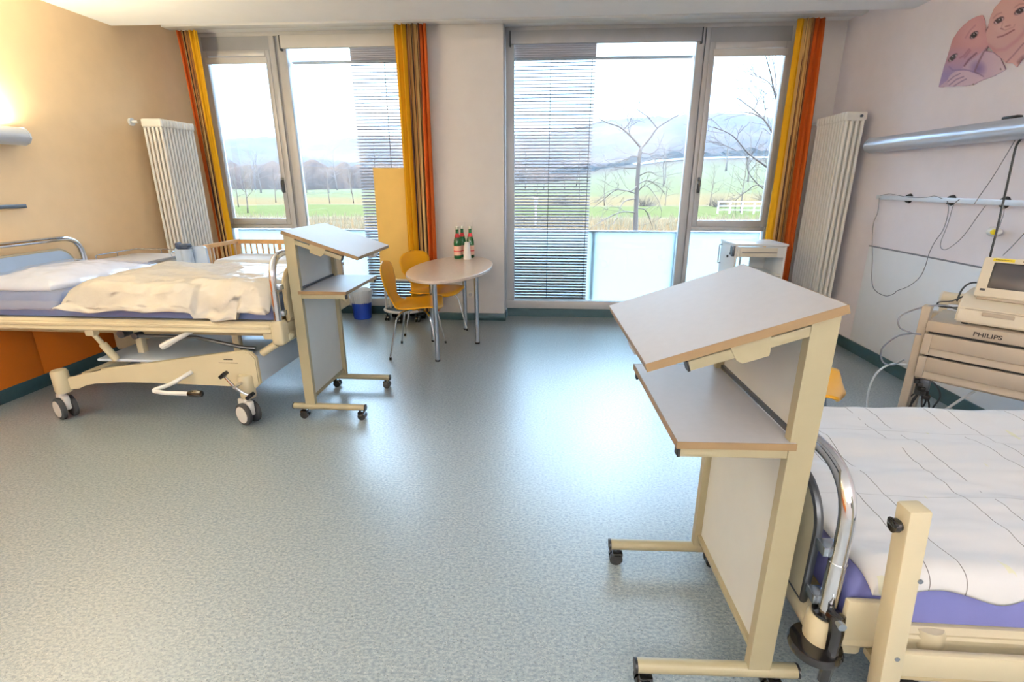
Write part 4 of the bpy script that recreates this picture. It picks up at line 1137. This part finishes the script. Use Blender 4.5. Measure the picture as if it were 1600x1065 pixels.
def make_print():
    mb = MB(); cl = mb.bm.loops.layers.float_color.new('print')
    st = 6.5; x0, y0 = 185, -150; nx, ny = int((1440-x0)/st), int((972-y0)/st)
    vs = {}
    def V(i, j):
        if (i, j) not in vs:
            p = onX(1440+(x0+i*st)/7.1, (y0+j*st)/7.1, XR-.006); vs[(i, j)] = mb.bm.verts.new(p)
        return vs[(i, j)]
    cache = {}
    def C(i, j):
        if (i, j) not in cache: cache[(i, j)] = (*lin(print_colour(x0+i*st, y0+j*st)), 1)
        return cache[(i, j)]
    for i in range(nx):
        for j in range(ny):
            x, y = x0+(i+.5)*st, y0+(j+.5)*st
            if not (inpoly(x, y, BODY) or inpoly(x, y, RGT)): continue
            q = ((i, j), (i, j+1), (i+1, j+1), (i+1, j))
            f = mb.bm.faces.new([V(*k) for k in q])
            for lp, k in zip(f.loops, q): lp[cl] = C(*k)
    # straighten the stair-stepped outline
    for _ in range(3):
        new = {}
        for v in mb.bm.verts:
            if v.is_boundary:
                nb = [e.other_vert(v).co for e in v.link_edges if e.is_boundary]
                if len(nb) == 2: new[v] = v.co*.5+(nb[0]+nb[1])*.25
        for v, c in new.items(): v.co = c
    m = bpy.data.materials.new('printed_photo'); m.use_nodes = True
    nt = m.node_tree; a = nt.nodes.new('ShaderNodeVertexColor'); a.layer_name = 'print'
    b = nt.nodes['Principled BSDF']; nt.links.new(a.outputs[0], b.inputs['Base Color']); b.inputs['Roughness'].default_value = .5
    o = mb.done('wall_print', m, smooth=False)
    md = o.modifiers.new('thick', 'SOLIDIFY'); md.thickness = .004; md.offset = 0
    tag(o, 'cut-out colour print of two baby faces on the white wall', 'picture')
make_print()
# ------------------------------------------------------------------ outdoors
GZ = -3.0
def dayl(c): return tuple(v/14.5*k for v, k in zip(lin(c), (1.45, 1.1, .85)))     # reflectance under the bright overcast sky
def ss(a, b, x): t = max(0, min(1, (x-a)/(b-a))); return t*t*(3-2*t)
def terrain(x, y):
    h = GZ
    h += 19*ss(120, 420, y)*ss(-30, 60, x/ (1+y/400))
    h += 3*ss(150, 420, y)
    rid = 62+10*noise.noise(Vector((x*.004, 3.3, 0)))+6*noise.noise(Vector((x*.013, 7.7, 0)))
    h += (rid-6)*ss(400, 720, y)*(1 if x > 0 else .92)
    h += .5*noise.noise(Vector((x*.03, y*.03, 1)))*ss(60, 110, y)
    return h
mb = MB()
ysl = [6.5, 20, 35, 48, 54, 60, 66, 72, 78, 86, 95, 105, 118, 132, 150, 170, 195, 225, 260, 300, 345, 390, 440, 500, 560, 620, 680, 740, 800, 900]
NXg = 90
V = [[mb.bm.verts.new(((i/NXg-.5)*2*(40+y*1.6), y, terrain((i/NXg-.5)*2*(40+y*1.6), y))) for i in range(NXg+1)] for y in ysl]
for a, b in zip(V, V[1:]):
    for i in range(NXg): mb.bm.faces.new((a[i], a[i+1], b[i+1], b[i]))
def ground_mat():
    m = bpy.data.materials.new('meadow'); m.use_nodes = True
    nt = m.node_tree; b = nt.nodes['Principled BSDF']; L = nt.links.new; b.inputs['Roughness'].default_value = 1; b.inputs['Specular IOR Level'].default_value = 0
    tc = nt.nodes.new('ShaderNodeTexCoord'); sp = nt.nodes.new('ShaderNodeSeparateXYZ'); L(tc.outputs['Object'], sp.inputs[0])
    n = nt.nodes.new('ShaderNodeTexNoise'); n.inputs['Scale'].default_value = .03; L(tc.outputs['Object'], n.inputs['Vector'])
    ma = nt.nodes.new('ShaderNodeMath'); ma.operation = 'MULTIPLY_ADD'; ma.inputs[1].default_value = 16; L(n.outputs['Fac'], ma.inputs[0]); L(sp.outputs[1], ma.inputs[2])
    mr = nt.nodes.new('ShaderNodeMapRange'); mr.inputs['From Min'].default_value = 40; mr.inputs['From Max'].default_value = 440; L(ma.outputs[0], mr.inputs['Value'])
    r = nt.nodes.new('ShaderNodeValToRGB'); e = r.color_ramp.elements
    st = [(0, (226, 196, 158)), (.088, (238, 212, 176)), (.092, (250, 240, 226)), (.104, (196, 218, 160)), (.19, (200, 222, 168)), (.20, (250, 244, 232)), (.215, (238, 220, 180)), (.32, (232, 222, 184)), (.36, (204, 220, 178)), (.62, (206, 220, 186)), (.80, (176, 164, 150)), (1, (140, 128, 124))]
    while len(e) < len(st): e.new(.5)
    for i, (p, c) in enumerate(st): e[i].position = p; e[i].color = (*dayl(c), 1)
    L(mr.outputs[0], r.inputs['Fac'])
    n2 = nt.nodes.new('ShaderNodeTexNoise'); n2.inputs['Scale'].default_value = .5; n2.inputs['Detail'].default_value = 6; L(tc.outputs['Object'], n2.inputs['Vector'])
    mx = nt.nodes.new('ShaderNodeMixRGB'); mx.blend_type = 'MULTIPLY'; mx.inputs['Fac'].default_value = .35; L(r.outputs[0], mx.inputs['Color1']); L(n2.outputs['Fac'], mx.inputs['Color2'])
    L(mx.outputs[0], b.inputs['Base Color']); return m
struct(mb.done('ground', ground_mat(), ang=180), 'meadows and rising hillside outside')
# pale road on the right slope
rd = MB(); pts = [(x, 372+.05*x) for x in range(60, 420, 15)]
A = [rd.bm.verts.new((x, y-9, terrain(x, y-9)+.5)) for x, y in pts]; B = [rd.bm.verts.new((x, y+9, terrain(x, y+9)+1.2)) for x, y in pts]
for i in range(len(pts)-1): rd.bm.faces.new((A[i], A[i+1], B[i+1], B[i]))
mk('pale_field', (96, 94, 92), .9, var=.04)
struct(rd.done('road', M_['pale_field']), 'pale strip across the far slope')
# hillside forest
fb = MB(); NX, NY = 260, 70
def fo(u, v):
    y = 405+395*v; x = (u-.5)*2*(y*1.35)
    t = noise.noise(Vector((x*.11, y*.11, 0)))*3.6+noise.noise(Vector((x*.26, y*.26, 4)))*2.4
    return (x, y, terrain(x, y)+5+t)
fb.grid(fo, NX, NY)
def forest_mat():
    m = bpy.data.materials.new('winter_forest'); m.use_nodes = True
    nt = m.node_tree; b = nt.nodes['Principled BSDF']; L = nt.links.new; b.inputs['Roughness'].default_value = 1; b.inputs['Specular IOR Level'].default_value = 0
    tc = nt.nodes.new('ShaderNodeTexCoord'); n = nt.nodes.new('ShaderNodeTexNoise'); n.inputs['Scale'].default_value = .018; n.inputs['Detail'].default_value = 8; n.inputs['Roughness'].default_value = .75
    L(tc.outputs['Object'], n.inputs['Vector'])
    r = nt.nodes.new('ShaderNodeValToRGB'); e = r.color_ramp.elements
    st = [(.30, (84, 88, 96)), (.46, (124, 112, 120)), (.56, (150, 130, 132)), (.68, (176, 152, 142))]
    while len(e) < len(st): e.new(.5)
    for i, (p, c) in enumerate(st): e[i].position = p; e[i].color = (*dayl(c), 1)
    L(n.outputs['Fac'], r.inputs['Fac']); L(r.outputs[0], b.inputs['Base Color']); return m
f = fb.done('forest', forest_mat(), ang=180)
tag(f, 'bare winter forest covering the far hillside', 'forest', None, 'stuff')

# nearer strip of bare woodland beyond the left meadow
wb = MB()
def wo(u, v):
    y0 = 305+18*sin(u*9); x = (-1.12+1.17*u)*y0
    a = pi*v; t = 1+.35*noise.noise(Vector((x*.16, v*2, 2)))+.22*noise.noise(Vector((x*.5, v*5, 6)))
    return (x+2*noise.noise(Vector((x*.3, v*4, 8))), y0-16*cos(a)*t, terrain(x, y0)-1.5+13.5*sin(a)**.6*t*min(1, (1-u)*9+.15))
wb.grid(wo, 240, 14)
wm = forest_mat(); wm.node_tree.nodes['Color Ramp'].color_ramp.elements[1].color = (*dayl((176, 150, 140)), 1); wm.node_tree.nodes['Color Ramp'].color_ramp.elements[0].color = (*dayl((140, 120, 116)), 1)
wm.node_tree.nodes['Color Ramp'].color_ramp.elements[2].color = (*dayl((198, 172, 158)), 1); wm.node_tree.nodes['Noise Texture'].inputs['Scale'].default_value = .12
tag(wb.done('woodland', wm, ang=180), 'brownish strip of bare woodland beyond the left meadow', 'woodland', None, 'stuff')

# haze over the far land
hz = MB().b2((-1400, 110, -12), (1400, 1500, 96)).done('haze', None, smooth=False)
vm = bpy.data.materials.new('valley_haze'); vm.use_nodes = True
nt = vm.node_tree; nt.nodes.clear(); o_ = nt.nodes.new('ShaderNodeOutputMaterial'); vs_ = nt.nodes.new('ShaderNodeVolumeScatter')
vs_.inputs['Color'].default_value = (.24, .26, .29, 1); vs_.inputs['Density'].default_value = HAZE_D; vs_.inputs['Anisotropy'].default_value = 0.
nt.links.new(vs_.outputs[0], o_.inputs['Volume']); hz.data.materials.append(vm)
tag(hz, 'pale winter haze hanging over the valley', 'haze', None, 'stuff')

# bare trees
def branch(mb, p, d, L, r, depth, spread, droop, rng, twig=True):
    n = 4; pts = [Vector(p)]; rr = [r]; d = Vector(d).normalized()
    for i in range(n):
        d = (d+Vector((rng.uniform(-1, 1), rng.uniform(-1, 1), rng.uniform(-1, 1)))*.22+Vector((0, 0, droop))*.12).normalized()
        pts.append(pts[-1]+d*L/n); rr.append(max(r*(1-.75*(i+1)/n), .0035))
    mb.tube(pts, rr, 5 if depth > 1 else 3, cap=False)
    if depth <= 0: return
    k = rng.randint(3, 4) if depth > 1 else rng.randint(3, 5)
    for j in range(k):
        t = rng.uniform(.3, 1.); i = min(n-1, int(t*n)); q = pts[i].lerp(pts[i+1], t*n-i)
        a = rng.uniform(0, 2*pi); ax = Vector((cos(a), sin(a), rng.uniform(-.3, .6)))
        dd = (d*1.0+ax*spread).normalized()
        branch(mb, q, dd, L*rng.uniform(.42, .66), max(r*.45*(1-.4*t), .0035), depth-1, spread, droop, rng)
def bare_tree_mesh(seed, h, r, spread=.9, droop=.2, first=.28, limbs=11, depth=2):
    rng = random.Random(seed); t = MB(); b = MB()
    P = [Vector((0, 0, 0))]
    for i in range(6): P.append(P[-1]+Vector((rng.uniform(-.04, .04)*h/3, rng.uniform(-.04, .04)*h/3, h/6)))
    t.tube(P, [r*(1-.8*i/6) for i in range(7)], 8)
    for k in range(limbs):
        f = first+(1-first)*(k+.5)/limbs; i = min(5, int(f*6)); q = P[i].lerp(P[i+1], f*6-i)
        a = k*2.4+rng.uniform(-.5, .5); up = .25+.9*f
        branch(b, q, (cos(a), sin(a), up), h*(.50-.28*f), r*.42*(1.1-.7*f), depth, spread, droop, rng)
    return t, b
def far_tree(seed, h, r, **k):
    t, b = bare_tree_mesh(seed, h, r, **k)
    root = thing('bare_tree', 'bare winter tree', 'tree', (0, 0, 0))
    t.done('trunk', M_['bark_far'], root, ang=180); b.done('branches', M_['bark_far'], root, ang=180)
    return root
protos = [far_tree(11, 6.5, .10, limbs=12, depth=2), far_tree(23, 7.5, .12, limbs=13, depth=2), far_tree(5, 9, .13, limbs=14, depth=2)]
place = []
# single trees on the meadow: (pixel of the foot, distance)
SINGLE = [((373, 325), 95, 0, 'bare tree on the meadow seen through the left casement, leftmost'), ((388, 338), 78, 1, 'nearest bare tree seen through the left casement'), ((430, 308), 125, 2, 'bare tree near the handle of the left casement'), ((478, 318), 105, 0, 'bare tree at the left edge of the tall left pane'), ((515, 312), 118, 1, 'slim bare tree in the middle of the tall left pane'), ((552, 311), 118, 2, 'bare tree just left of the blind in the left window'),
          ((1110, 312), 110, 1, 'bare tree at the left edge of the right casement'), ((1158, 322), 88, 2, 'bare tree beside the white railing in the right casement'), ((1040, 314), 112, 0, 'small bare tree right of the big tree in the tall right pane'), ((945, 310), 115, 1, 'bare tree at the edge of the blind in the tall right pane'), ((839, 305), 130, 0, 'bare tree behind the left part of the right blind'), ((905, 308), 125, 2, 'bare tree behind the right part of the right blind')]
used = set()
for (px, y, k, lab) in SINGLE:
    p = onY(px[0], px[1], y); z = terrain(p.x, y)-.1
    if k not in used:
        used.add(k); o = protos[k]; o.location = (p.x, y, z); o['label'] = lab; o['group'] = 'bare trees on the meadow'
    else: dup(protos[k], (p.x, y, z), random.uniform(0, 6), lab, 'bare trees on the meadow')
rng = random.Random(3)
for i in range(60):
    y = rng.uniform(200, 272); x = (-.98+1.62*i/59)*y+rng.uniform(-6, 6)
    if x > .10*y and rng.random() < .55: continue
    o = dup(protos[i % 3], (x, y, terrain(x, y)-.3), rng.uniform(0, 6), 'bare tree in the far belt of woodland beyond the meadow', 'trees of the far woodland belt')
    s = rng.uniform(1.5, 2.3); o.scale = (s*1.25, s*1.25, s)
# big tree before the tall right pane
rng = random.Random(8)
YT = 16.
bt = thing('bare_tree', 'large bare tree close outside the tall right window', 'tree', tuple(onY(990, 358, YT).xy)+(GZ,), 0, 'big trees near the window')
O = Vector(bt.location)
def W(px, py, dy=0.): return onY(px, py, YT+dy)-O
t = MB().tube(cr([(.1, 0, -.2), W(992, 400), W(993, 350), W(995, 300), W(998, 255), W(1001, 230)], 5), [.085]*6+[.075]*6+[.066]*6+[.058]*6+[.05]*2, 8)
t.done('trunk', M_['bark'], bt, ang=180)
b = MB()
LIMB = [([(1001, 230), (985, 212), (968, 198), (950, 192), (934, 184)], .05, 0.), ([(1001, 232), (1015, 216), (1027, 200), (1045, 188), (1062, 178)], .05, .3), ([(1027, 200), (1015, 185), (1000, 174), (992, 168)], .03, .5), ([(975, 202), (983, 192), (988, 180)], .025, 0), ([(985, 212), (983, 205), (982, 200)], .02, -.2),
        ([(999, 245), (985, 244), (970, 252), (955, 258)], .022, -.6), ([(998, 262), (975, 262), (950, 260), (932, 258)], .024, .8), ([(996, 290), (985, 298), (960, 296), (945, 302)], .028, -.9), ([(994, 302), (965, 296), (945, 310), (926, 325)], .03, .4), ([(993, 332), (972, 331), (950, 340), (927, 354)], .034, -1.0), ([(994, 310), (975, 315), (965, 335), (958, 352)], .026, -1.2),
        ([(998, 255), (1015, 250), (1035, 246), (1052, 250)], .022, .9), ([(997, 275), (1015, 268), (1030, 275), (1052, 272)], .024, -.8), ([(996, 288), (1012, 282), (1030, 292), (1040, 305)], .026, .6), ([(995, 300), (1010, 290), (1028, 312), (1034, 330)], .026, -.5), ([(994, 325), (1008, 328), (1016, 345), (1020, 356)], .026, .9), ([(1000, 238), (1018, 240), (1030, 232), (1048, 236)], .02, -.3)]
for pts, r, dy in LIMB:
    P = cr([W(a, c, dy*i/(len(pts)-1)) for i, (a, c) in enumerate(pts)], 4)
    b.tube(P, [max(.006, r*.75*(1-.8*i/len(P))) for i in range(len(P))], 6, cap=False)
    for k in range(6):
        i = rng.randint(2, len(P)-1); d = (P[i]-P[i-1]).normalized()+Vector((rng.uniform(-1, 1), rng.uniform(-1, 1), rng.uniform(-.7, .9)))*.9
        branch(b, P[i], d, rng.uniform(.3, .75), .008, 1, .8, 0., rng)
b.done('branches', M_['bark'], bt, ang=180)
# second tree, its trunk hidden behind the right window frame
YT = 13.
b2_ = thing('bare_tree', 'bare tree reaching into the right casement from behind its frame', 'tree', tuple(onY(1243, 400, YT).xy)+(GZ,), 0, 'big trees near the window')
O = Vector(b2_.location)
t = MB().tube(cr([(.05, 0, -.2), W(1244, 380), W(1246, 300), W(1250, 200), W(1252, 120), W(1250, 40)], 5), [.12]*6+[.11]*6+[.09]*6+[.07]*6+[.04]*2, 8)
t.done('trunk', M_['bark'], b2_, ang=180)
b = MB()
LIMB = [([(1250, 230), (1225, 178), (1212, 150), (1204, 115), (1195, 82)], .035, -.3), ([(1216, 160), (1204, 132), (1190, 122), (1176, 118)], .018, .3), ([(1213, 150), (1212, 120), (1208, 95)], .014, .2), ([(1247, 270), (1215, 222), (1198, 192), (1178, 172), (1148, 150)], .034, .4), ([(1194, 186), (1178, 178), (1160, 175), (1125, 175)], .018, .1), ([(1194, 186), (1196, 172), (1202, 168)], .012, .2), ([(1178, 172), (1183, 160), (1184, 156)], .012, .0), ([(1246, 300), (1200, 262), (1170, 240), (1145, 212), (1115, 198)], .030, -.5), ([(1150, 235), (1135, 228), (1120, 222)], .016, .2), ([(1246, 330), (1190, 290), (1165, 300), (1150, 312)], .02, .8), ([(1246, 320), (1200, 300), (1170, 270), (1168, 240)], .02, -.8)]
for pts, r, dy in LIMB:
    P = cr([W(a, c, dy*i/(len(pts)-1)) for i, (a, c) in enumerate(pts)], 4)
    b.tube(P, [max(.007, r*(1-.8*i/len(P))) for i in range(len(P))], 6, cap=False)
    for k in range(7):
        i = rng.randint(2, len(P)-1); d = (P[i]-P[i-1]).normalized()+Vector((rng.uniform(-1, 1), rng.uniform(-1, 1), rng.uniform(-.5, .9)))*.8
        branch(b, P[i], d, rng.uniform(.3, .7), .008, 1, .8, 0., rng)
b.done('branches', M_['bark'], b2_, ang=180)
# bushes
mk('bush', (62, 52, 46), .95, var=.25, vscale=2)
def bush(px, py, y, w, h, lab):
    p = onY(px, py, y); rg = random.Random(int(px)); m = MB()
    for k in range(90):
        a = rg.uniform(0, 2*pi); e = rg.uniform(.1, 1.3); d = Vector((cos(a)*cos(e)*w/h, sin(a)*cos(e), sin(e)))
        branch(m, (rg.uniform(-.3, .3)*w, rg.uniform(-.2, .2)*w, 0), d, h*rg.uniform(.7, 1.1), .03, 1, .7, 0, rg)
    o = m.done('bush', M_['bush'], loc=(p.x, y, terrain(p.x, y)-.05), ang=180)
    tag(o, lab, 'bush', 'bushes on the meadow')
bush(1122, 315, 105, 2.6, 2.2, 'brown bush left of the white railing in the right casement')
bush(880, 312, 112, 3.4, 2.6, 'brown bush behind the middle of the right blind')
bush(1010, 314, 110, 3.6, 2.4, 'brown bush behind the big tree in the tall right pane')
bush(1200, 300, 130, 4., 3., 'brown bush at the right edge of the right casement')
bush(620, 300, 125, 4., 3., 'brown bush behind the blind in the left window')
# reeds by the building
rng = random.Random(4); m = MB()
mk('reed', (108, 90, 66), .95, var=.2, vscale=.8)
for i in range(2600):
    y = rng.uniform(50, 66); x = rng.uniform(-.85, .55)*y; h = rng.uniform(.5, 1.15); a = rng.uniform(-.25, .25)
    m.tube([(x, y, GZ-.05), (x+a*h*.3, y, GZ+h*.6), (x+a*h, y, GZ+h)], [.05, .04, .008], 3, cap=False)
tag(m.done('reeds', M_['reed'], ang=180), 'dry ochre reeds along the edge of the meadow', 'reeds', None, 'stuff')
# lamp post and white railing
p = onY(837, 345, 58)
lp = thing('lamp_post', 'white lamp post behind the right blind', 'lamp post', (p.x, 58, GZ))
MB().cyl((0, 0, 0), (0, 0, 2.2), .10, n=12).done('post', M_['white_metal'], lp)
MB().lathe([(.12, 2.2), (.2, 2.25), (.2, 2.75), (.36, 2.78), (.36, 2.9), (.05, 3.0), (0, 3.0)], n=16).done('lamp_head', M_['plastic_white'], lp)
p = onY(1160, 322, 84); z = terrain(p.x, 84)
wrl = thing('white_railing', 'white railing on the meadow seen through the right casement', 'railing', (p.x, 84, z))
for k in range(5): MB().b2((-3.8+k*1.85, -.09, -.1), (-3.62+k*1.85, .09, 1.9)).done('post', M_['white_metal'], wrl)
m = MB()
for zz in (.5, 1.1, 1.75): m.b2((-3.8, -.05, zz), (3.8, .05, zz+.14))
m.done('rail', M_['white_metal'], wrl)

# ------------------------------------------------------------------ light
w = bpy.data.worlds.new('overcast_sky'); SC.world = w; w.use_nodes = True
nt = w.node_tree; L = nt.links.new; bg = nt.nodes['Background']
tc = nt.nodes.new('ShaderNodeTexCoord'); n = nt.nodes.new('ShaderNodeTexNoise'); n.inputs['Scale'].default_value = 2.2; n.inputs['Detail'].default_value = 5
mp = nt.nodes.new('ShaderNodeMapping'); mp.inputs['Scale'].default_value = (1, 1, 2.5); L(tc.outputs['Generated'], mp.inputs['Vector']); L(mp.outputs['Vector'], n.inputs['Vector'])
r = nt.nodes.new('ShaderNodeValToRGB'); r.color_ramp.elements[0].position = .35; r.color_ramp.elements[1].position = .65
r.color_ramp.elements[0].color = (.42, .67, 1, 1); r.color_ramp.elements[1].color = (.60, .80, 1, 1)
L(n.outputs['Fac'], r.inputs['Fac']); L(r.outputs[0], bg.inputs['Color']); 
sx = nt.nodes.new('ShaderNodeSeparateXYZ'); L(tc.outputs['Generated'], sx.inputs[0])      # overcast: brighter toward the zenith
m1 = nt.nodes.new('ShaderNodeMath'); m1.operation = 'MAXIMUM'; m1.inputs[1].default_value = 0; L(sx.outputs[2], m1.inputs[0])
m2 = nt.nodes.new('ShaderNodeMath'); m2.operation = 'MULTIPLY_ADD'; m2.inputs[1].default_value = 12.*SKY; m2.inputs[2].default_value = SKY; mq = nt.nodes.new('ShaderNodeMath'); mq.operation = 'POWER'; mq.inputs[1].default_value = 2.; L(m1.outputs[0], mq.inputs[0]); L(mq.outputs[0], m2.inputs[0])
L(m2.outputs[0], bg.inputs['Strength'])

def fill_lamp_back(lab, x):
    c = thing('wall_lamp', lab, 'lamp', (x, YB, 1.9), 0, 'added fill uplighters on the unseen back wall')
    MB().prism([(0, 0), (.2, .02), (.34, .10), (.34, .11), (.18, .04), (.02, .03), (.02, .11), (0, .11)], 'x', -.9, .9).done('housing', M_['lamp_body'], c)  # unseen housing made up to carry the added fill light
    return c
def area(name, loc, rot, sx, sy, power, col):
    d = bpy.data.lights.new(name, 'AREA'); d.shape = 'RECTANGLE'; d.size = sx; d.size_y = sy; d.energy = power; d.color = col
    o = bpy.data.objects.new(name, d); COL.objects.link(o); o.location = loc; o.rotation_euler = rot; return o
# invented fill uplighters behind the camera, brightening the room off the ceiling
for x in (-2.05, 1.7):
    c = fill_lamp_back('added grey fill uplighter on the unseen wall behind the viewer', x)
    area('fill_light', (x, YB+.22, 1.99), (pi, 0, 0), 1.7, .1, FILL_W, (1, .925, .83))
# bedside lamp: indirect light on the yellow wall
area('bed_lamp_light', (XL+.06, 2.15, 1.90), (pi, 0, 0), .06, 2.9, BED_W, (1, .87, .58))

SC.view_settings.view_transform = 'Standard'; SC.view_settings.look = 'None'
SC.view_settings.exposure = EXPO; SC.view_settings.gamma = 1; SC.view_settings.use_curve_mapping = False
SC.cycles.max_bounces = 10; SC.cycles.diffuse_bounces = 5; SC.cycles.glossy_bounces = 4; SC.cycles.transparent_max_bounces = 16; SC.cycles.volume_bounces = 2
SC.cycles.sample_clamp_indirect = 6.
